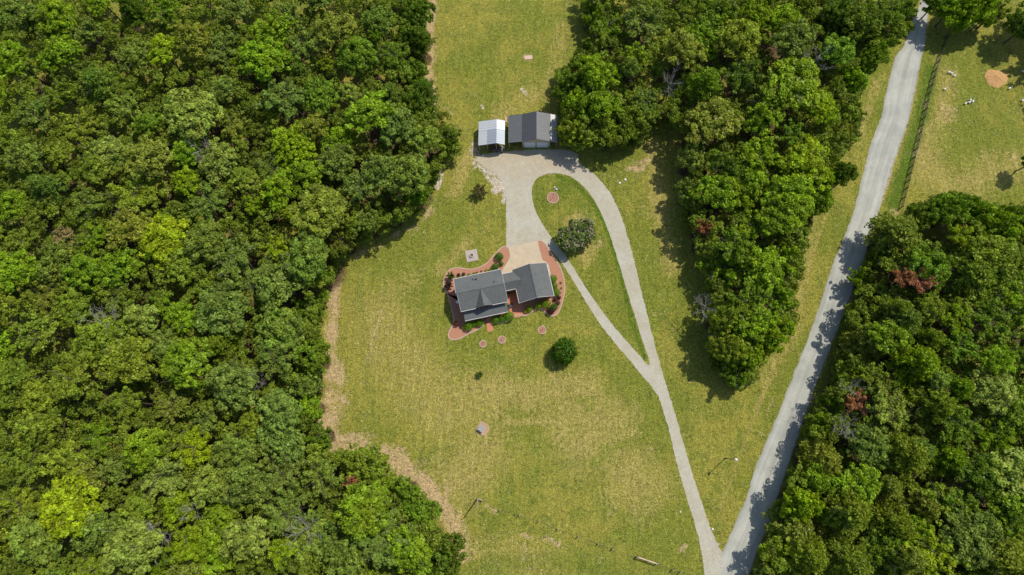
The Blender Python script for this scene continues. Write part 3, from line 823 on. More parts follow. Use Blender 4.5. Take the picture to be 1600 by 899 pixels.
DRV = [(745,252),(757,240),(800,236),(860,233),(903,236),(905,257),(926,269),(941,285),(956,305),(967,328),(981,368),(991,408),(1003,458),(1013,498),(1022,535),(1030,562),(1036,585),(1045,615),(1056,650),(1067,690),(1080,735),(1093,775),(1105,812),(1120,850),(1132,868),
       (1126,899),(1112,935),(1100,935),(1101,893),(1096,862),(1087,822),(1072,775),(1058,728),(1048,682),(1038,648),(1030,622),(1020,606),(1003,587),(983,562),(958,533),(935,504),(910,463),(893,435),(880,415),(868,398),(856,388),(849,380),(845,386),(838,384),(805,389),(795,389),(790.5,386),(791,372),
       (791,345),(791,300),(786,285),(778,272),(762,266)]
ISL = [(1016,574),(1007,565),(985,540),(955,506),(930,471),(910,442),(895,417),(884,400),(870,383),(852,358),(839,336),(832,315),(830,296),(835,283),(845,275),(858,271),(872,271),(890,275),(905,285),(919,299),(932,319),(945,345),(958,382),(970,422),(982,462),(994,500),(1005,536),(1013,558)]
drv = resample([G(*p) for p in smooth_px(DRV, True, 1)], 0.4, 0.09); isl = resample([G(*p) for p in smooth_px(ISL)], 0.55, 0.06)
tag(sheet('gravel_driveway', [drv, isl], 0.020, DRIVEM), 'pale gravel driveway with a teardrop loop', kind='structure')

# ------------------------------------------------------------------ house frame
TH = math.radians(12.4); HO = G(800, 450); cu, su = math.cos(TH), math.sin(TH)
def L(u, v, z=0.0): return Vector((HO.x + u * cu - v * su, HO.y + u * su + v * cu, z))

pad = resample([G(*p) for p in [(793.5,386.5),(840,376.5),(844,392),(848.5,407),(853,409),(858,415),(860,424),(861,436),(784,436),(783,427),(787,418),(794,408),(797,400),(796,393)]], 0.8)
tag(sheet('concrete_pad', [pad], 0.032, CONCM), 'cream concrete parking pad north of the house', kind='structure')
for (p, q) in (((817,381),(823,412)), ((796,404),(850,392))):
    pass
walk = [G(759.5,500), G(768.5,498), G(771.3,517), G(761.5,519)]
tag(sheet('brick_walkway', [walk], 0.060, BRICKP), 'short orange brick walk to the front porch', kind='structure')
patio = [L(-1.35, -1.2), L(0.95, -1.2), L(0.95, -5.6), L(0.2, -6.2), L(-1.5, -6.0)]
tag(sheet('brick_patio', [patio], 0.060, BRICKP), 'orange brick patio between the two house wings', kind='structure')

# ------------------------------------------------------------------ planting beds
def bed(px_outer, closing, label, name='mulch_bed'):
    out = [G(*p) for p in smooth_px(px_outer, False, 2)]
    c = out[len(out) // 2]
    t = thing(name, (c.x, c.y, 0), label, 'flower bed', 'mulched beds around the house')
    ring = resample(out, 0.6, 0, False) + [(G(p[0], p[1]) if p[0] > 100 else L(*p)) for p in closing]
    sheet('mulch', [ring], 0.045, MULCH, t)
    path = resample(out, 0.34, 0, False); mb = MB()
    for a, b in zip(path[:-1], path[1:]):
        m = (a + b) / 2; ang = math.atan2(b.y - a.y, b.x - a.x)
        mb.box((m.x, m.y, 0.0), (b - a).length * 0.92, 0.24 + random.uniform(-.02, .02), 0.09 + random.uniform(-.012, .012), ang + random.uniform(-.05, .05))
    o = mb.build('edging_block', EDGING, t); o['kind'] = 'stuff'
    return t
bed([(793,387),(789,384.5),(784,386.5),(776,395),(768,403.5),(762,411),(752,417),(742,420.5),(733,421.5),(720,419),(709,418.5),(700,424),(694.5,433),(692.5,443),(694,452),(699,460)],
    [(-10.3, -1.0), (-9.5, 0.0), (-2.5, 1.0), (-1.6, 1.5), (783,427), (787,418), (793.5,408), (797,400), (796,393)], 'curved red mulch bed along the north side of the house')
bed([(699,459),(702.5,470),(706,484),(709.5,500),(708,507),(703.5,515),(700,523),(702,530),(711,531.5),(722,528),(733,521),(745,516),(754,510),(757.5,503)],
    [(-6.2, -5.4), (-9.6, -3.0), (-10.2, 0.0)], 'tapering red mulch bed at the southwest corner of the house')
bed([(770,502),(775,505),(783,505),(792,502.5),(800,497.5),(803,494.5),(810,491.5),(816,493.8),(822,493.5),(829,489),(836,483.5),(843,482.8),(850,486.5),(856,491.5),(862,494.5),(870,492.5),(875.5,483),(880,467),(883,452),(881.5,437),(877,421),(869,407),(859,392),(851,380),(845,376),(840.5,376.6)],
    [(842.5,388), (848,406.5), (853,409), (858,415), (860.5,423), (860,431), (7.0, 1.0), (6.5, -3.0), (1.0, -3.0), (0.9, -5.0), (-1.5, -5.2), (-4.0, -5.0)], 'red mulch bed curving round the garage wing and patio')

def ring_bed(px, py, rpx, label, sap, twig=True):
    c = G(px, py); r = rpx * 0.126
    t = thing('tree_ring', (c.x, c.y, 0), label, 'tree ring', 'round edged planting circles on the lawn')
    ring = [Vector((c.x + (r - .1) * math.cos(a), c.y + (r - .1) * math.sin(a), 0)) for a in [2 * math.pi * k / 28 for k in range(28)]]
    sheet('mulch', [ring], 0.05, RINGM, t)
    n = max(12, int(2 * math.pi * r / 0.22)); mb = MB()
    for k in range(n):
        a = 2 * math.pi * k / n
        mb.box((c.x + r * math.cos(a), c.y + r * math.sin(a), 0), 0.2, 0.19, 0.11 + random.uniform(-.01, .02), a + math.pi / 2)
    mb.build('edging_block', EDGING, t)['kind'] = 'stuff'
    if twig:
        mb = MB(); top = Vector((c.x, c.y, 1.0 if r < 1 else 2.3))
        mb.tube([c, (c + top) / 2 + Vector((.02, .03, 0)), top], [.035, .025, .01], 5)
        for k in range(7):
            a = k * 2.4; q = c.lerp(top, .45 + .07 * k); mb.tube([q, q + Vector((math.cos(a), math.sin(a), .7)) * (.16 if r < 1 else .34)], [.014, .005], 4)
        s = thing('sapling', (c.x, c.y, 0.04), sap, 'sapling', 'saplings in the planting circles')
        mb.build('stem', BARK, s)
    return t
ring_bed(864, 309.5, 9.3, 'large round mulch circle inside the driveway loop, edged in pale blocks', 'thin dark sapling in the large mulch circle inside the driveway loop')
ring_bed(754.8, 537.6, 5.2, 'small round mulch circle, leftmost of three south of the house', 'thin sapling in the leftmost of the three small mulch circles')
ring_bed(784.2, 531, 5.6, 'small round mulch circle, middle of three south of the house', 'thin sapling in the middle of the three small mulch circles')
ring_bed(847, 516, 6.0, 'small round mulch circle, rightmost of three south of the house', 'thin sapling in the rightmost of the three small mulch circles')

# ------------------------------------------------------------------ the house
house = thing('brick_house', tuple(L(-1.5, 0)), 'brick house with grey shingle roofs, cross gable and attached garage wing', 'house')
EV, RG = 4.4, 5.95
WEV, WRG = 2.8, 4.7
def prism_walls(name, u0, u1, v0, v1, z0, z1, mat, parent):
    mb = MB(); mb.slab([L(u0, v0, z1), L(u1, v0, z1), L(u1, v1, z1), L(u0, v1, z1)], z1 - z0); return mb.build(name, mat, parent)
w_main = prism_walls('main_wall', -10.3, -1.75, -3.15, 2.75, 0, EV - 0.16, BRICKR, house)
w_conn = prism_walls('connector_wall', -1.745, 1.0, -0.7, 2.1, 0, WEV - 0.16, BRICKR, house)
w_wing = prism_walls('garage_wing_wall', 1.003, 7.3, -3.55, 2.5, 0, WEV - 0.16, BRICKR, house)
# gable end walls
def gable_tri(name, pts, parent, th=0.12):
    a, b, c = [Vector(p) for p in pts]; n = (b - a).cross(c - a).normalized() * th
    return mesh(name, [a, b, c, a - n, b - n, c - n], [(0, 1, 2), (5, 4, 3), (0, 3, 4, 1), (1, 4, 5, 2), (2, 5, 3, 0)], SIDING, parent)
gable_tri('gable_wall', (L(-10.3, 2.75, EV - .15), L(-10.3, -3.15, EV - .15), L(-10.3, -0.22, RG - .22)), house)
gable_tri('gable_wall', (L(-1.75, -3.15, EV - .15), L(-1.75, 2.75, EV - .15), L(-1.75, -0.22, RG - .22)), house)
gable_tri('gable_wall', (L(1.1, -3.55, WEV - .15), L(7.2, -3.55, WEV - .15), L(4.24, -3.55, WRG - .22)), house)
gable_tri('gable_wall', (L(7.2, 2.5, WEV - .15), L(1.1, 2.5, WEV - .15), L(4.24, 2.5, WRG - .22)), house)
def roof(name, quad, parent=house, mat=SHINGLE, th=0.13, gut=None):
    mb = MB(); mb.slab(quad, th); o = mb.build(name, mat, parent)
    if gut:
        for a, b in gut:
            g = MB(); g.beam(a, b, 0.10, 0.11); g.build('gutter', TRIM, o)
    return o
# main roof
u0, u1 = -10.62, -1.42
r1 = roof('roof_slope', [L(u0 - .22, 3.08, EV), L(u0 - .22, -0.22, RG), L(u1, -0.22, RG), L(u1, 3.08, EV)], gut=[(L(u0 - .22, 3.13, EV - .1), L(u1, 3.13, EV - .1))])
r2 = roof('roof_slope', [L(u0, -0.225, RG), L(u0, -3.5, EV), L(u1, -3.5, EV), L(u1, -0.225, RG)],
          gut=[(L(u0, -3.56, EV - .1), L(-7.65, -3.56, EV - .1)), (L(-4.5, -3.56, EV - .1), L(u1, -3.56, EV - .1))])
mb = MB(); mb.beam(L(u0, -.222, RG + .02), L(u1, -.222, RG + .02), .22, .05); mb.build('ridge_cap', SHINGLE, house)
# rake boards
for (a, b) in ((L(u0 - .25, 3.08, EV - .06), L(u0 - .25, -.22, RG - .06)), (L(u0 - .03, -.24, RG - .06), L(u0 - .03, -3.5, EV - .06)), (L(u1 + .03, -.24, RG - .06), L(u1 + .03, -3.5, EV - .06)), (L(u1 + .03, 3.08, EV - .06), L(u1 + .03, -.2, RG - .06))):
    mb = MB(); mb.beam(a, b, .05, .16); mb.build('rake_board', TRIM, house)
# front cross gable
pk = L(-6.05, -3.62, RG - .05)
mesh('cross_gable_slope', [L(-6.05, -.32, RG + .03), L(-7.72, -3.56, EV + .03), pk + Vector((0, 0, .03)), L(-6.05, -.32, RG - .12), L(-7.72, -3.56, EV - .1), pk - Vector((0, 0, .1))], [(0, 1, 2), (5, 4, 3), (0, 3, 4, 1), (1, 4, 5, 2)], SHINGLE, house)
mesh('cross_gable_slope', [L(-6.048, -.32, RG + .03), pk + Vector((.002, 0, .03)), L(-4.4, -3.56, EV + .03), L(-6.048, -.32, RG - .12), pk - Vector((0, 0, .1)), L(-4.4, -3.56, EV - .1)], [(0, 1, 2), (5, 4, 3), (1, 4, 5, 2), (2, 5, 3, 0)], SHINGLE, house)
gable_tri('gable_wall', (L(-7.5, -3.42, EV - .1), L(-4.6, -3.42, EV - .1), L(-6.05, -3.42, RG - .2)), house)
# porch
pr = roof('porch_roof', [L(-10.3, -3.45, 3.25), L(-10.35, -5.12, 2.72), L(-1.8, -5.12, 2.72), L(-1.75, -3.45, 3.25)], gut=[(L(-10.35, -5.18, 2.63), L(-1.8, -5.18, 2.63))])
mb = MB(); mb.slab([L(-10.2, -3.16, .32), L(-10.2, -4.95, .32), L(-1.9, -4.95, .32), L(-1.9, -3.16, .32)], .32); mb.build('porch_floor', BRICKP, house)
for k in range(6):
    mb = MB(); c = L(-10.1 + k * 1.62, -4.8, .32); mb.box(c, .2, .2, 2.2, TH); mb.build('porch_column', WHITE, house)
for k in range(2):
    mb = MB(); mb.box(L(-5.6, -5.1 - .3 * k, 0), 1.5, .3, .22 - .1 * k, TH); mb.build('porch_step', BRICKP, house)
# connector
roof('connector_slope', [L(-1.55, 2.45, WEV), L(-1.55, .30, 4.2), L(2.0, .30, 4.2), L(.75, 2.45, WEV)], gut=[(L(-1.5, 2.5, WEV - .1), L(.75, 2.5, WEV - .1))])
roof('connector_slope', [L(-1.55, .297, 4.2), L(-1.55, -1.02, WEV + .3), L(.72, -1.02, WEV + .3), L(2.0, .297, 4.2)], gut=[(L(-1.4, -1.08, WEV + .2), L(.6, -1.08, WEV + .2))])
# wing
roof('wing_slope', [L(.72, 2.85, WEV), L(.72, -3.98, WEV), L(4.24, -3.98, WRG), L(4.24, 2.85, WRG)], gut=[(L(.66, -1.1, WEV - .1), L(.66, -3.98, WEV - .1))])
roof('wing_slope', [L(4.243, 2.85, WRG), L(4.243, -3.98, WRG), L(7.62, -3.98, WEV), L(7.62, 2.85, WEV)], gut=[(L(7.68, 2.85, WEV - .1), L(7.68, -3.98, WEV - .1))])
mb = MB(); mb.beam(L(4.24, -3.98, WRG + .02), L(4.24, 2.85, WRG + .02), .22, .05); mb.build('ridge_cap', SHINGLE, house)
for v in (-4.0, 2.87):
    for (ua, ub) in ((.72, 4.24), (7.62, 4.24)):
        mb = MB(); mb.beam(L(ua, v, WEV - .06), L(ub, v, WRG - .06), .05, .16); mb.build('rake_board', TRIM, house)
# vents on the roof
for (u, v, s) in ((-6.5, 2.0, .13), (-7.1, 2.1, .09), (-3.2, .6, .09)):
    z = EV + (3.08 - v) / 3.3 * (RG - EV); mb = MB(); mb.lathe(L(u, v, z - .05), [(s, 0), (s, .35), (s * 1.3, .36), (s * .4, .45)], 10); mb.build('vent_pipe', METALD, house)
# windows and doors
def window(u, v, z, w, h, side, parent=house, wmat=WHITE):
    """side: direction the wall faces: 'S','N','E','W'"""
    dx, dy = {'S': (0, -1), 'N': (0, 1), 'E': (1, 0), 'W': (-1, 0)}[side]
    ang = TH if side in 'SN' else TH + math.pi / 2
    f = MB(); f.box(L(u + dx * .03, v + dy * .03, z), w + .16, .07, h + .16, ang); fr = f.build('window', wmat, parent)
    p = MB(); p.box(L(u + dx * .055, v + dy * .055, z + .08), w, .04, h, ang); p.build('pane', GLASS, fr)
for u in (-9.2, -7.6, -4.0, -2.6): window(u, -3.15, 1.0, .8, 1.4, 'S')
for u in (-9.0, -6.6, -4.2): window(u, 2.75, 1.3, .9, 1.3, 'N')
window(-10.3, .8, 1.2, .8, 1.3, 'W'); window(-10.3, -1.8, 1.2, .8, 1.3, 'W'); window(7.3, 1.0, 1.0, .8, 1.2, 'E'); window(7.3, -1.6, 1.0, .8, 1.2, 'E')
for u in (2.4, 4.2, 6.0): window(u, -3.55, .9, .9, 1.3, 'S')
window(-6.05, -3.40, EV + .12, .5, .55, 'S')
d = MB(); d.box(L(-5.7, -3.19, .33), 1.0, .08, 2.1, TH); dr = d.build('front_door', plain('dark_red_door', (.15, .03, .02), .5), house)
d = MB(); d.lathe(L(-5.35, -3.25, 1.3), [(.03, 0), (.05, .03), (.03, .06)], 8); d.build('handle', METALD, dr)
for u in (2.7, 5.7):
    d = MB(); d.box(L(u, 2.53, .05), 2.4, .08, 2.1, TH); gd = d.build('garage_door', WHITE, house)
    for k in range(4):
        e = MB(); e.box(L(u, 2.585, .1 + k * .52), 2.3, .03, .46, TH); e.build('door_panel', WHITE, gd)

# small objects by the house
def adirondack(px, py, ang, label):
    c = G(px, py); c.z = .06
    t = thing('garden_chair', tuple(c), label, 'chair', 'garden chairs on the patio')
    R_ = Matrix.Rotation(ang, 3, 'Z')
    def P(x, y, z): return c + R_ @ Vector((x, y, z))
    mb = MB()
    for k in range(5): mb.beam(P(-.25, -.25 + k * .11, .34 - k * .02), P(.25, -.25 + k * .11, .34 - k * .02), .09, .02)
    mb.build('seat', METALD, t)
    mb = MB()
    for k in range(5): mb.beam(P(-.22 + k * .11, .22, .28), P(-.26 + k * .13, .5, .95), .09, .02)
    mb.build('backrest', METALD, t)
    for s in (-.3, .3):
        mb = MB(); mb.beam(P(s, -.3, .55), P(s, .35, .55), .11, .025); mb.build('armrest', METALD, t)
        mb = MB(); mb.beam(P(s, -.26, 0), P(s, -.26, .55), .06, .04); mb.build('leg', METALD, t)
        mb = MB(); mb.beam(P(s, .3, 0), P(s, .3, .55), .06, .04); mb.build('leg', METALD, t)
adirondack(794.8, 481.5, math.radians(40), 'dark garden chair on the brick patio, nearer the porch')
adirondack(798.3, 477.8, math.radians(-30), 'dark garden chair on the brick patio, nearer the garage wing')
c = G(715, 473.5); t = thing('birdbath', (c.x, c.y, .04), 'small white birdbath in the shaded bed west of the house', 'birdbath')
mb = MB(); mb.lathe((c.x, c.y, .04), [(.17, 0), (.07, .1), (.06, .55), (.1, .6)], 12); mb.build('pedestal', WHITE, t)
mb = MB(); mb.lathe((c.x, c.y, .64), [(.1, 0), (.28, .07), (.30, .1), (.26, .1), (.05, .04)], 16); mb.build('bowl', WHITE, t)

# fire pit square
c = G(737.2, 399.8); ang = math.radians(12.0)
fp = thing('paved_square', (c.x, c.y, 0), 'pale paved square with a round fire pit northwest of the house', 'paved square')
base = MB(); base.box((c.x, c.y, 0.0), 2.42, 2.42, .05, ang); base.build('bedding', SLABM, fp)
pv = MB(); pv.box((0, 0, 0), .38, .38, .05); pme = bpy.data.meshes.new('paver'); pme.from_pydata([tuple(v) for v in pv.V], [], pv.F); pme.materials.append(SLABM); pme.update()
for i in range(6):
    for j in range(6):
        x, y = (i - 2.5) * .4, (j - 2.5) * .4
        o = link('paver', pme, fp, (x * math.cos(ang) - y * math.sin(ang), x * math.sin(ang) + y * math.cos(ang), .045 + random.uniform(0, .012))); o.rotation_euler = (0, 0, ang + random.uniform(-.01, .01))
pit = thing('fire_pit', (c.x, c.y, .1), 'round stone fire pit on the pale paved square', 'fire pit')
mb = MB()
for k in range(12):
    a = 2 * math.pi * k / 12; mb.box((c.x + .40 * math.cos(a), c.y + .40 * math.sin(a), .1), .2, .13, .3, a + math.pi / 2)
mb.build('stone_ring', plain('cream_stone', (.5, .45, .36), .85, .2), pit)
mb = MB(); mb.lathe((c.x, c.y, .1), [(.32, 0), (.30, .08), (.1, .12)], 14); mb.build('ash', plain('ash', (.13, .12, .08), .95, .4), pit)

# well cover with edging
c = G(752.3, 669.8, .3); t = thing('well_cover', (c.x, c.y, 0), 'grey slatted box cover on a small edged bed in the south lawn', 'well cover')
wa = math.radians(-35)
R_ = Matrix.Rotation(wa, 3, 'Z')
gpts = [G(*p) for p in [(752,659),(762.5,664.5),(763.5,671),(758,681),(751.5,678),(744,672)]]
cc = sum(gpts, Vector()) / 6
sheet('mulch', [gpts], .03, plain('tan_mulch', (.42, .27, .15), .95, .35, 6.0), t)
mb = MB(); path = resample(gpts, .24)
for a, b in zip(path, path[1:] + path[:1]):
    m = (a + b) / 2; mb.box((m.x, m.y, 0), (b - a).length * .93, .2, .12, math.atan2(b.y - a.y, b.x - a.x))
mb.build('edging_block', EDGING, t)['kind'] = 'stuff'
mb = MB(); mb.box((c.x, c.y, 0), 1.02, 1.0, 0.78, wa); mb.build('cover_box', FENCEB, t)
greyw = plain('grey_boards', (.30, .31, .29), .8, .2)
for k in range(6):
    mb = MB(); p = c + R_ @ Vector(((k - 2.5) * .19, 0, 0)); mb.box((p.x, p.y, .784), .17, 1.15, .05, wa); mb.build('lid_board', greyw, t)

# ------------------------------------------------------------------ detached metal garage
def metal_building(name, label, loc, nodes, y0, y1, mats, wallmat, rib=0.46):
    """nodes: (x, z) roof profile from west to east; ridge lines run north-south"""
    t = thing(name, loc, label, 'garage' if 'garage' in name else 'shed')
    for i, ((xa, za), (xb, zb)) in enumerate(zip(nodes[:-1], nodes[1:])):
        g = 0.004 * (i % 2)
        mb = MB(); mb.slab([(xa + .002, y0, za + g), (xb - .002, y0, zb + g), (xb - .002, y1, zb + g), (xa + .002, y1, za + g)], .07)
        o = mb.build('roof_panel', mats[i], t)
        rb = MB(); n = int((y1 - y0) / rib)
        for k in range(n + 1):
            y = y0 + .05 + k * (y1 - y0 - .1) / n
            rb.beam((xa + .02, y, za + g + .018), (xb - .02, y, zb + g + .010), .06, .03)
        rb.build('roof_rib', mats[i], o)['kind'] = 'stuff'
    return t
gl_ = [(-4.80, 2.55), (-1.95, 3.05), (1.1, 4.2), (4.05, 3.05), (5.45, 2.55)]
gar = metal_building('metal_garage', 'grey metal-roofed garage with lean-tos beside the wood', (0.5, 62.4, 0), gl_, 59.2, 65.5, [ROOFGREY, ROOFSHADE, ROOFGREY, ROOFLIGHT], SIDING)
GY0, GY1 = 59.42, 65.3
mb = MB(); mb.slab([(-1.85, GY0, 2.95), (3.95, GY0, 2.95), (3.95, GY1, 2.95), (-1.85, GY1, 2.95)], 2.95); gw = mb.build('wall', SIDING, gar)
for y, s in ((GY0, 1), (GY1, -1)):
    a, b, c_ = Vector((-1.85, y, 2.95)), Vector((3.95, y, 2.95)), Vector((1.1, y, 4.08)); n = Vector((0, s * .1, 0))
    mesh('gable_wall', [a, b, c_, a + n, b + n, c_ + n], [(0, 1, 2), (5, 4, 3), (0, 3, 4, 1), (1, 4, 5, 2), (2, 5, 3, 0)], SIDING, gar)
doorw = plain('sky_tinted_white_door', (.62, .68, .72), .4, .04)  # white door with the sky's blue light mixed into its colour
for x in (-.28, 2.35):
    d = MB(); d.box((x, GY0 - .04, .03), 2.3, .08, 2.35); gd = d.build('garage_door', doorw, gar)
    for k in range(5):
        e = MB(); e.box((x, GY0 - .095, .06 + k * .465), 2.24, .03, .43); e.build('door_panel', doorw, gd)
for x in (-4.6, 5.3):
    for y in (59.5, 62.4, 65.2):
        mb = MB(); mb.box((x, y, 0), .14, .14, 2.5); mb.build('post', WOODT, gar)
mb = MB(); mb.box((-1.9, GY0 - .03, 2.45), .1, .05, .5); mb.build('corner_trim', WHITE, gar)
for (nm_, x, y, sx, sy, sz, m_, lb) in (('storage_tank', -3.6, 60.6, 0, 0, 0, METALD, 'dark barrel under the west lean-to of the garage'),):
    t = thing(nm_, (x, y, 0), lb, 'barrel'); mb = MB(); mb.lathe((x, y, 0), [(.28, 0), (.3, .1), (.3, .45), (.32, .5), (.3, .55), (.28, .9), (.1, .92)], 14); mb.build('drum', m_, t)
# carport
cp = metal_building('open_shed', 'white metal-roofed open shed left of the grey garage', (-8.3, 61.4, 0), [(-11.05, 2.55), (-9.2, 3.0), (-7.2, 3.55), (-5.5, 2.8)], 61.9, 64.15, [ROOFWHITE, ROOFWHITE, ROOFWHITE], SIDING)
for i, ((xa, za), (xb, zb), mt) in enumerate((((-11.05, 2.55), (-9.2, 3.0), ROOFWHITE), ((-9.2, 3.0), (-7.2, 3.55), ROOFBLUE), ((-7.2, 3.55), (-5.5, 2.8), ROOFBLUE))):
    g_ = .004 * (i % 2)
    mb = MB(); mb.slab([(xa + .002, 58.65, za + g_), (xb - .002, 58.65, zb + g_), (xb - .002, 61.895, zb + g_), (xa + .002, 61.895, za + g_)], .07); o = mb.build('roof_panel', mt, cp)
    rb = MB()
    for k in range(8): y = 58.7 + k * .45; rb.beam((xa + .02, y, za + g_ + .018), (xb - .02, y, zb + g_ + .010), .06, .03)
    rb.build('roof_rib', mt, o)['kind'] = 'stuff'
for x, z in ((-10.9, 2.5), (-9.2, 2.9), (-7.3, 3.45), (-5.65, 2.75)):
    for y in (58.8, 61.4, 64.0):
        mb = MB(); mb.box((x, y, 0), .12, .12, z - .05); mb.build('post', WOODT, cp)
mb = MB(); mb.slab([(-11.0, 63.95, 2.45), (-5.6, 63.95, 2.45), (-5.6, 64.05, 2.45), (-11.0, 64.05, 2.45)], 2.45); mb.build('back_wall', SIDING, cp)
# utility trailer and mower parked under the shed front
def cart(x, y, ang, label, body_m, name, sx=1.0, sy=1.6):
    t = thing(name, (x, y, 0), label, name.replace('_', ' '))
    R_ = Matrix.Rotation(ang, 3, 'Z'); c = Vector((x, y, 0))
    mb = MB(); mb.box((x, y, .35), sx, sy, .3, ang); mb.build('body', body_m, t)
    p = c + R_ @ Vector((0, sy * .28, 0)); mb = MB(); mb.box((p.x, p.y, .65), sx * .6, sy * .3, .3, ang); mb.build('hood', body_m, t)
    p = c + R_ @ Vector((0, -sy * .18, 0)); mb = MB(); mb.box((p.x, p.y, .65), sx * .5, .4, .15, ang); mb.box((p.x, p.y - .2, .7), sx * .5, .1, .4, ang); mb.build('seat', METALD, t)
    for i in (-1, 1):
        for j in (-1, 1):
            p = c + R_ @ Vector((i * sx * .5, j * sy * .36, .28)); q = p + R_ @ Vector((i * .16, 0, 0))
            mb = MB(); mb.tube([p, q], .28, 12); mb.build('wheel', METALD, t)
cart(-7.9, 59.2, .1, 'rusty ride-on mower at the mouth of the white open shed', plain('rusty_red', (.20, .09, .06), .7, .3), 'ride_on_mower')
cart(-6.4, 58.9, -.3, 'grey utility cart at the right mouth of the white open shed', plain('grey_cart', (.16, .15, .14), .6, .2), 'utility_cart', .9, 1.3)
# pile of boards between the two buildings
c = G(791, 188); t = thing('board_pile', (c.x, c.y, 0), 'small pile of tan boards between shed and garage', 'board pile')
for k in range(4):
    for j in range(3):
        mb = MB(); mb.box((c.x - .25 + j * .17 + random.uniform(-.01, .01), c.y, .06 * k), .15, 1.1 + random.uniform(-.1, .1), .05, random.uniform(-.03, .03)); mb.build('board', plain('tan_board', (.5, .33, .2), .8, .15) if k == 0 and j == 0 else bpy.data.materials['tan_board'], t)

# ------------------------------------------------------------------ shrubs and small plants
SC = {'g': ('green', (.16, .30, .014)), 'd': ('dark green', (.06, .19, .018)), 'l': ('light green', (.25, .36, .02)), 'y': ('yellow', (.45, .38, .02)), 'o': ('orange yellow', (.5, .22, .03)),
      'b': ('burgundy', (.055, .022, .020)), 'n': ('brown', (.10, .05, .035)), 'r': ('red-brown', (.20, .05, .035)), 'e': ('grey-brown', (.09, .075, .06))}
SH = [
 (780,401.5,5.8,'d','clipped %s round shrub in the tip of the north bed beside the pad'), (783,412.5,3.3,'d','small %s round shrub beside the concrete pad, south of a larger one'), (773.5,417.5,4.9,'d','%s round shrub against the north eave of the house'),
 (760.5,422.5,2.4,'y','small %s shrub by the north wall'), (766.5,422.5,2.6,'g','low %s shrub between the yellow plant and the round shrub, north wall'), (752,424,1.2,'n','tiny %s plant by the north wall, right of two'),
 (745.5,425.7,1.1,'n','tiny %s plant by the north wall, left of two'), (741.5,428.6,2.8,'g','low %s shrub at the middle of the north wall, right of two'), (733,430.8,3.0,'g','low %s shrub at the middle of the north wall, left of two'),
 (724.5,428.5,2.4,'e','small %s shrub in the north bed, right of two'), (716.8,430,2.5,'b','small %s shrub in the north bed near the corner tree'),
 (719.5,434,2.6,'l','low %s shrub at the northwest house corner'), (713,506.5,3.7,'r','%s shrub in the southwest bed'), (725.3,512.6,2.5,'y','%s flowering plant at the left end of the front hedge'),
 (732.3,510,6.0,'g','large %s clipped shrub, leftmost of the front row'), (740.6,506,4.2,'g','medium %s clipped shrub, second of the front row'), (749.8,504.6,5.2,'g','%s clipped shrub just left of the brick walk'),
 (745.5,508.8,2.1,'y','small %s plant in front of the gap left of the brick walk'), (738.3,511,1.5,'y','tiny %s plant between the two left front shrubs'), (774.5,500,5.3,'g','%s clipped shrub just right of the brick walk'),
 (784.8,497.5,5.3,'g','%s clipped shrub, second to the right of the brick walk'), (781.5,502.7,1.3,'y','tiny %s plant right of the brick walk'), (796,495,6.4,'g','large %s round shrub beside the patio end'),
 (787.8,489.8,1.6,'o','%s flowers at the porch corner by the patio'), (821.3,487,2.5,'y','%s round plant at the left end of the garage wing bed'), (827,483,4.6,'l','%s shrub beside the yellow plant south of the garage wing'),
 (840.5,478.2,4.9,'l','%s clipped shrub in the middle of the garage wing front'), (853,475,6.5,'l','large %s clipped shrub right of the middle, garage wing front'), (866,480,5.0,'d','%s shrub in the southeast corner of the bed'),
 (859.8,487,4.9,'b','round %s shrub at the bottom of the southeast bed'), (866.5,469,2.6,'b','small %s shrub, left of three near the garage wing corner'), (873,465.3,3.0,'b','small %s shrub, upper right of three near the garage wing corner'),
 (871.6,473.6,3.1,'n','small %s shrub, lowest of three near the garage wing corner'), (864,436,5.6,'g','%s round shrub on the east side of the garage wing, uppermost'), (866.3,447,4.6,'g','%s round shrub on the east side of the garage wing, middle'),
 (869,457,5.5,'g','%s round shrub on the east side of the garage wing, lowest'), (876.5,442,1.6,'l','tiny %s plant in the east bed, upper of two'), (877.2,450.2,1.3,'l','tiny %s plant in the east bed, lower of two'),
 (876,458,.9,'r','tiny %s plant in the east bed below the green ones'), (793.3,458.3,1.5,'l','tiny %s plant in the courtyard corner'), (693.5+14,447+58,0.01,'g','') ]
for (px, py, r, cc_, lb) in SH:
    if not lb: continue
    rm = r * .150; z = rm * .7; c = G(px, py, z * 1.1)
    t = thing('shrub', (c.x, c.y, .045), lb % SC[cc_][0], 'shrub', 'shrubs and bedding plants round the house')
    o = link('foliage', random.choice(SHRUBS), t, (0, 0, rm * .85)); o.scale = (rm, rm, rm * 1.1); o.rotation_euler = (0, 0, random.uniform(0, 6)); o.color = vary(SC[cc_][1], .08)
    mb = MB(); mb.tube([(c.x, c.y, .03), (c.x, c.y, .045 + rm * .6)], [rm * .12 + .01, rm * .07 + .005], 5); mb.build('stem', BARK, t)

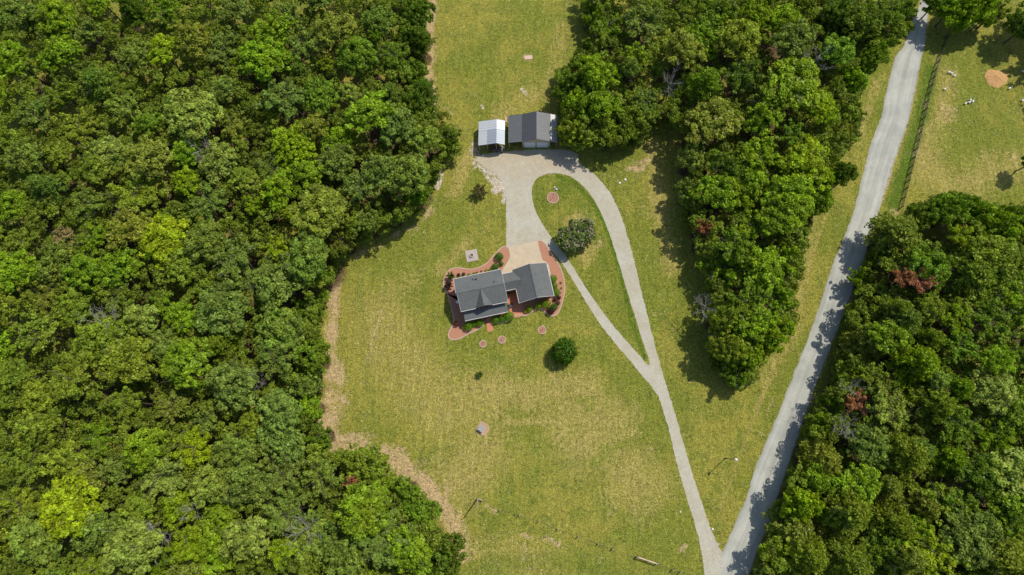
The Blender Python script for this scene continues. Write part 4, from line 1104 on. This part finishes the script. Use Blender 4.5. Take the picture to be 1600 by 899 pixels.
def small_tree(name, px, py, rpx, h, color, label, meshes, cat='tree', zs=1.0, trunk=True):
    zc = h * .5; c = G(px, py, zc); s = rpx * .12 / 4.0 * (1 - 0 * zc)
    t = thing(name, (c.x, c.y, 0), label, cat)
    o = link('crown', meshes, t, (0, 0, zc)); o.scale = (s, s, zs * h * .38 / 2.6); o.rotation_euler = (0, 0, random.uniform(0, 6)); o.color = (*color, 1)
    tr = link('trunk', TRUNKS[1], t); tr.scale = (s * .9, s * .9, zc / 10); return t, c, zc
small_tree('broadleaf_tree', 881, 549, 20.5, 4.3, (.085, .165, .012), 'round dark green tree alone on the lawn south of the driveway fork', ball_crown(77), 'tree', 1.5)
small_tree('broadleaf_tree', 748.5, 297, 16, 3.8, (.15, .135, .035), 'small brownish tree on the grass west of the gravel yard', CROWNS['rust'][0])
small_tree('broadleaf_tree', 749, 586, 8, 1.9, (.10, .16, .02), 'tiny green sapling tree on the south lawn', CROWNS['rust'][1])
small_tree('broadleaf_tree', 704, 431.5, 9, 3.2, (.11, .17, .02), 'small green tree at the northwest corner of the house', CROWNS['broadleaf'][14])
small_tree('broadleaf_tree', 700, 446, 8.5, 2.8, (.05, .028, .026), 'small burgundy-leaved tree west of the house', CROWNS['broadleaf'][15])
# crape myrtle: two merged clumps with pink blossom
zc = 2.6; c = G(901, 367, zc)
cm = thing('crape_myrtle', (c.x, c.y, 0), 'wide pink-flowering crape myrtle in the driveway loop', 'flowering tree')
for (dx, dy, s) in ((-1.9, -.75, .60), (1.0, 1.0, .66), (2.1, 1.7, .42), (.3, -.6, .60), (-1.2, -2.0, .42), (1.9, -.2, .45)):
    o = link('crown', CROWNS['broadleaf'][random.randrange(13)], cm, (dx, dy, zc)); o.scale = (s, s, .62); o.rotation_euler = (0, 0, random.uniform(0, 6)); o.color = (.150, .205, .040, 1)
fl = []
for k in range(250):
    b = random.choice(((-1.9, -.75, 2.3), (1.0, 1.0, 2.5), (.3, -.6, 2.3), (2.1, 1.7, 1.6), (-1.2, -2.0, 1.6), (1.9, -.2, 1.6))); a = random.uniform(0, 6.28); q = math.sqrt(random.uniform(.15, 1.0)) * b[2]
    fl.append((b[0] + q * math.cos(a), b[1] + q * math.sin(a), zc + .35 + 1.05 * math.sqrt(max(0, 1 - (q / b[2]) ** 2)) + random.uniform(-.1, .15)))
Cc = np.repeat(np.array(fl), 3, 0) + rng.normal(0, .09, (len(fl) * 3, 3))
fme = cards_mesh('blossom_cards', Cc, np.tile([0, 0, 1.0], (len(Cc), 1)), rng.uniform(.07, .13, len(Cc)), rng.uniform(.7, 1.2, len(Cc)), 1, .6)
o = link('blossom', fme, cm); o.color = (.56, .43, .39, 1)
for k in range(5):
    mb = MB(); a = k * 1.3; mb.tube([(c.x, c.y, 0), (c.x + .6 * math.cos(a), c.y + .5 * math.sin(a), 1.2), (c.x + 1.7 * math.cos(a), c.y + 1.3 * math.sin(a), 2.6)], [.1, .08, .03], 6); mb.build('stem', PALEBARK, cm)

# ------------------------------------------------------------------ lamp post, utility pole
b = G(1133, 716.3); t = thing('lamp_post', tuple(b), 'tall dark lamp post with white globe on the triangle of grass', 'lamp post')
mb = MB(); mb.lathe(b, [(.16, 0), (.14, .25), (.08, .35), (.07, 3), (.055, 5.7)], 10); mb.build('pole', METALD, t)
mb = MB(); mb.tube([(b.x, b.y, 5.6), (b.x, b.y, 5.95)], [.06, .1], 8); mb.build('collar', METALD, t)
mb = MB(); mb.lathe((b.x, b.y, 5.95), [(.08, 0), (.2, .08), (.27, .25), (.25, .42), (.14, .55), (.03, .6)], 14); mb.build('globe', WHITE, t, True)
b = G(746, 779); top = b + Vector((.5, -.9, 5.9))
t = thing('utility_pole', tuple(b), 'leaning wooden pole with short arm near the southern wood', 'pole')
mb = MB(); mb.tube([b, b.lerp(top, .5), top], [.15, .13, .11], 10); mb.build('pole', WOODT, t)
e1 = G(754, 782.5, .55)
t = thing('fence_brace', (b.x + .6, b.y - .2, 0), 'short pale wooden brace rail beside the leaning pole', 'fence brace')
mb = MB(); mb.beam((b.x + .25, b.y - .05, .55), e1, .16, .12); mb.build('rail', PALEBARK, t)
mb = MB(); mb.tube([(e1.x, e1.y, 0), (e1.x, e1.y, .9)], .08, 8); mb.build('post', WOODT, t)

# wire field fence
pts = [(781,796.5),(812,804.5),(842,814),(871,826.5),(903,838),(934,849.5),(957,857.5),(994,869.5)]
pts2 = [(1027,879.5),(1050.5,890),(1062,893.5)]
f = thing('wire_fence', tuple(G(871, 826)), 'low wire fence on short wooden posts across the southern field', 'fence')
for grp in (pts, pts2):
    W = [G(*p) for p in grp]
    for p in W:
        mb = MB(); mb.tube([p, p + Vector((random.uniform(-.06, .06), random.uniform(-.06, .06), 1.1))], [.12, .10], 8); mb.build('post', WOODT, f)
    for z in (.35, .7, 1.0):
        for a, b2 in zip(W[:-1], W[1:]):
            mb = MB(); mb.tube([a + Vector((0, 0, z)), b2 + Vector((0, 0, z))], .008, 3); mb.build('wire', METALD, f)
a, b2 = G(996, 869.5), G(1025.5, 879.5)
t = thing('field_gate', tuple((a + b2) / 2), 'pinkish wooden field gate in the low wire fence', 'gate')
PINKW = plain('faded_pink_paint', (.62, .44, .36), .8, .15)
for z in (.3, .6, .9, 1.1):
    mb = MB(); mb.beam(a + Vector((0, 0, z)), b2 + Vector((0, 0, z)), .05 if z < 1 else .13, .06); mb.build('rail', PINKW, t)
for q in (0, .5, 1):
    p = a.lerp(b2, q); mb = MB(); mb.box(p, .1, .1, 1.15); mb.build('upright', WOODT, t)

# board fence of the pasture
A, Bp = [(1475,60),(1468,86),(1459,112),(1449,148),(1441,186),(1432,222),(1422,262),(1414,296),(1406,326)], None
W = resample([G(*p) for p in A], 1.55, 0, False)
f = thing('board_fence', tuple(W[len(W) // 2]), 'dark board fence between the lane verge and the pasture', 'fence')
pm = MB(); pm.box((0, 0, 0), .14, .14, 1.3); pmm = bpy.data.meshes.new('post'); pmm.from_pydata([tuple(v) for v in pm.V], [], pm.F); pmm.materials.append(FENCEB); pmm.update()
for p in W: link('post', pmm, f, tuple(p - ORG[f.name]))
for a, b2 in zip(W[:-1], W[1:]):
    for z in (.35, .75, 1.15):
        mb = MB(); mb.beam(a + Vector((0, 0, z)), b2 + Vector((0, 0, z)), .035, .14); mb.build('board', FENCEB, f)

# ------------------------------------------------------------------ geese, straw pile, odds and ends in the fields
def goose_mesh():
    mb = MB()
    mb.tube([(-.34, 0, .30), (-.25, 0, .30), (-.1, 0, .30), (.08, 0, .31), (.2, 0, .36), (.25, 0, .48), (.27, 0, .62), (.33, 0, .66), (.4, 0, .65)], [.015, .08, .15, .155, .09, .045, .04, .05, .02], 10)
    me = bpy.data.meshes.new('goose_body'); me.from_pydata([tuple(v) for v in mb.V], [], mb.F); me.materials.append(WHITE)
    me.polygons.foreach_set('use_smooth', [True] * len(me.polygons)); me.update()
    l = MB()
    for s in (-1, 1): l.tube([(0, s * .06, 0), (0, s * .06, .22)], .015, 4); l.box((.04, s * .06, 0), .1, .07, .012)
    b_ = MB(); b_.tube([(.39, 0, .65), (.47, 0, .63)], [.022, .01], 5)
    out = [me]
    for nm, q in (('legs', l), ('beak', b_)):
        m2 = bpy.data.meshes.new('goose_' + nm); m2.from_pydata([tuple(v) for v in q.V], [], q.F); m2.materials.append(ORANGE); m2.update(); out.append(m2)
    return out
ORANGE = plain('orange_beak', (.6, .25, .04), .6)
GM = goose_mesh()
for px, py, a, lb in [(1482.8,113.3,.2,'white goose near the board fence, left of a touching pair'), (1486.3,115,2.8,'white goose near the board fence, right of a touching pair'), (1491.2,118.5,.3,'white goose alone just below the pair by the fence'),
                      (1476,139.3,.5,'white goose alone closest to the board fence'), (1508.5,162,.6,'white goose at the left end of the group of four in the pasture'), (1514.5,160.5,.0,'white goose in the middle of the group of four, lower'),
                      (1515.8,156.7,1.6,'white goose at the top of the group of four in the pasture'), (1519.8,158.8,1.2,'white goose at the right end of the group of four'), (1577,138.3,.5,'white goose at the shade edge right of the straw pile'),
                      (1598,112,.3,'white goose at the far right edge of the pasture, upper'), (1597,157.5,2.,'white goose in the shade at the right edge of the pasture, lower')]:
    c = G(px, py, .2); c.z = 0
    t = thing('goose', tuple(c), lb, 'goose', 'white geese in the pasture')
    for nm, m_ in zip(('body', 'legs', 'beak'), GM):
        o = link(nm, m_, t); o.rotation_euler = (0, 0, a); o.scale = (1.1, 1.1, 1.1)
c = G(1556.5, 122.5)
n = 36; V = [(c.x, c.y, .32)]; Fc = []
for j in range(1, 7):
    for k in range(n):
        a = 2 * math.pi * k / n; w = 1 + .08 * math.sin(3 * a + 1) + .05 * math.sin(7 * a)
        V.append((c.x + 2.35 * w * j / 6 * math.cos(a), c.y + 2.1 * w * j / 6 * math.sin(a), max(.012, .30 * (1 - (j / 6) ** 2) + random.uniform(-.05, .05)) if j < 6 else .006))
for k in range(n): Fc.append((0, 1 + k, 1 + (k + 1) % n))
for j in range(5):
    for k in range(n): Fc.append((1 + j * n + k, 1 + (j + 1) * n + k, 1 + (j + 1) * n + (k + 1) % n, 1 + j * n + (k + 1) % n))
o = mesh('straw_pile', V, Fc, STRAW, loc=(c.x, c.y, 0)); tag(o, 'round low heap of orange-tan straw in the pasture', 'straw pile')
c = G(825.5, 90.3); t = thing('concrete_slab', (c.x, c.y, 0), 'small pinkish rectangular slab lying in the northern field', 'slab')
mb = MB(); mb.box((c.x, c.y, 0), 1.75, .95, .1, .03); mb.build('slab', plain('pinkish_concrete', (.56, .39, .29), .9, .12), t)
def stone(px, py, r, label, mat=WHITE, name='rock'):
    c = G(px, py); mb = MB(); r0 = r
    mb.lathe((c.x, c.y, -.03), [(r * .8, 0), (r, r * .35), (r * .75, r * .8), (r * .25, r)], 8)
    mb.V = [Vector((v.x + random.uniform(-.12, .12) * r, v.y + random.uniform(-.12, .12) * r, v.z)) for v in mb.V]
    o = mb.build(name, mat, loc=(c.x, c.y, 0)); tag(o, label, name)
stone(968.3, 286.3, .24, 'white rock on the grass east of the loop, left of two')
stone(976.8, 281.0, .26, 'white rock on the grass east of the loop, right of two')
stone(866.8, 292.6, .16, 'tiny whitish stone above the mulch circle in the loop')
stone(869.3, 296, .26, 'small lilac ornament stone above the mulch circle in the loop', plain('lilac_paint', (.50, .38, .75), .6, .05))
stone(1113.5, 827, .20, 'small white rock at the fork of drive and lane')
stone(1063, 800, .22, 'small pale rock on the grass left of the lower drive', plain('pale_stone', (.5, .45, .38), .9))
stone(754.5, 243.5, .33, 'pale rock at the gravel edge just below the white shed', plain('grey_stone', (.5, .48, .45), .9))

# ------------------------------------------------------------------ the lesser trees under and between the counted crowns: one mass
occ = [(x, y, r) for x, y, r in placed]
cell = {}
for x, y, r in occ: cell.setdefault((int(x // 8), int(y // 8)), []).append((x, y, r))
fill = []
for nm, poly in WOODS:
    xs = [p[0] for p in poly]; ys = [p[1] for p in poly]
    for k in range(9000):
        px, py = random.uniform(max(-40, min(xs)), min(1640, max(xs))), random.uniform(max(-35, min(ys)), min(935, max(ys)))
        if not inside((px, py), poly) or edge_dist((px, py), poly) < 16: continue
        if nm.startswith('south') and math.hypot(px - 1462, py - 350) < 32: continue
        if nm.startswith('east') and math.hypot(px - 1012, py - 215) < 22: continue
        z = random.uniform(5.0, 9.0) if nm.startswith('west') else random.uniform(3.5, 7.5); p = G(px, py, z); q = random.uniform(1.1, 1.9)
        near = [c for i in (-1, 0, 1) for j in (-1, 0, 1) for c in cell.get((int(p.x // 8) + i, int(p.y // 8) + j), [])]
        if any(math.hypot(p.x - a, p.y - b) < r * 0.66 for a, b, r in near): continue
        if any((p.x - a) ** 2 + (p.y - b) ** 2 < (q * .85) ** 2 for a, b, _z, _q in fill[-1500:]): continue
        fill.append((p.x, p.y, z, q))
for nm, poly in WOODS:
    for i in range(len(poly)):
        a, b = Vector(poly[i - 1]), Vector(poly[i]); k_ = int((b - a).length / 5)
        for j in range(k_):
            m_ = a.lerp(b, (j + random.random()) / k_); nrm = Vector((-(b - a).y, (b - a).x)).normalized()
            off = random.uniform(5, 20)
            for sg in (1, -1):
                p2 = m_ + nrm * off * sg
                if inside((p2.x, p2.y), poly) and -40 < p2.x < 1640 and -30 < p2.y < 930 and random.random() < .8:
                    z = random.uniform(1.0, 3.4); p = G(p2.x, p2.y, z); fill.append((p.x, p.y, z, random.uniform(.7, 1.35)))
Cc = []; Nv = []; Tt = []
for x, y, z, q in fill:
    tint = random.uniform(.65, 1.3)
    for b in range(9):
        u = rng.normal(0, 1, 3); u /= np.linalg.norm(u); u[2] = abs(u[2]) * .8
        v = rng.normal(0, 1, (34, 3)); v /= np.linalg.norm(v, axis=1)[:, None]; v[:, 2] = np.abs(v[:, 2])
        Cc.append(np.array([x, y, z]) + u * q * .75 + v * rng.uniform(.4, .62)); Nv.append(v); Tt.append(np.full(34, tint) * rng.uniform(.75, 1.25, 34))
Cc = np.vstack(Cc)
sm = cards_mesh('lesser_tree_cards', Cc, np.vstack(Nv), rng.uniform(.14, .26, len(Cc)), np.concatenate(Tt), 1, .55)
o = link('lesser_trees', sm); o.color = (.188, .240, .022, 1)
tag(o, 'smaller leafy trees filling the gaps between the tall crowns of the woods', 'young trees', kind='stuff')
print('FILL', len(fill), len(Cc))

# ------------------------------------------------------------------ undergrowth inside the woods
Cc = []
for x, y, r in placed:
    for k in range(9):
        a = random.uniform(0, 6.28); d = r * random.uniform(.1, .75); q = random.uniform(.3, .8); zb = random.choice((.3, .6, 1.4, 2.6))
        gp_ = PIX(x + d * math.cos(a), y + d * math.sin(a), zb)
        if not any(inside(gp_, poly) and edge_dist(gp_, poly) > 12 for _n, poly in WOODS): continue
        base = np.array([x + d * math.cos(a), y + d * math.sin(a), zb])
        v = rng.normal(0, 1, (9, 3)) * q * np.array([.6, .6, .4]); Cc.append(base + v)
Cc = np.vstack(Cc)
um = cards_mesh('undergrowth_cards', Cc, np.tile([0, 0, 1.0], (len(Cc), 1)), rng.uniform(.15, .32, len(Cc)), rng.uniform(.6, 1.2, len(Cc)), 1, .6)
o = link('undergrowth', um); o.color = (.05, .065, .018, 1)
tag(o, 'low leafy undergrowth between the trunks of the woods', 'undergrowth', kind='stuff')
print('TREES', len(tree_rec), 'picked', n_pick)
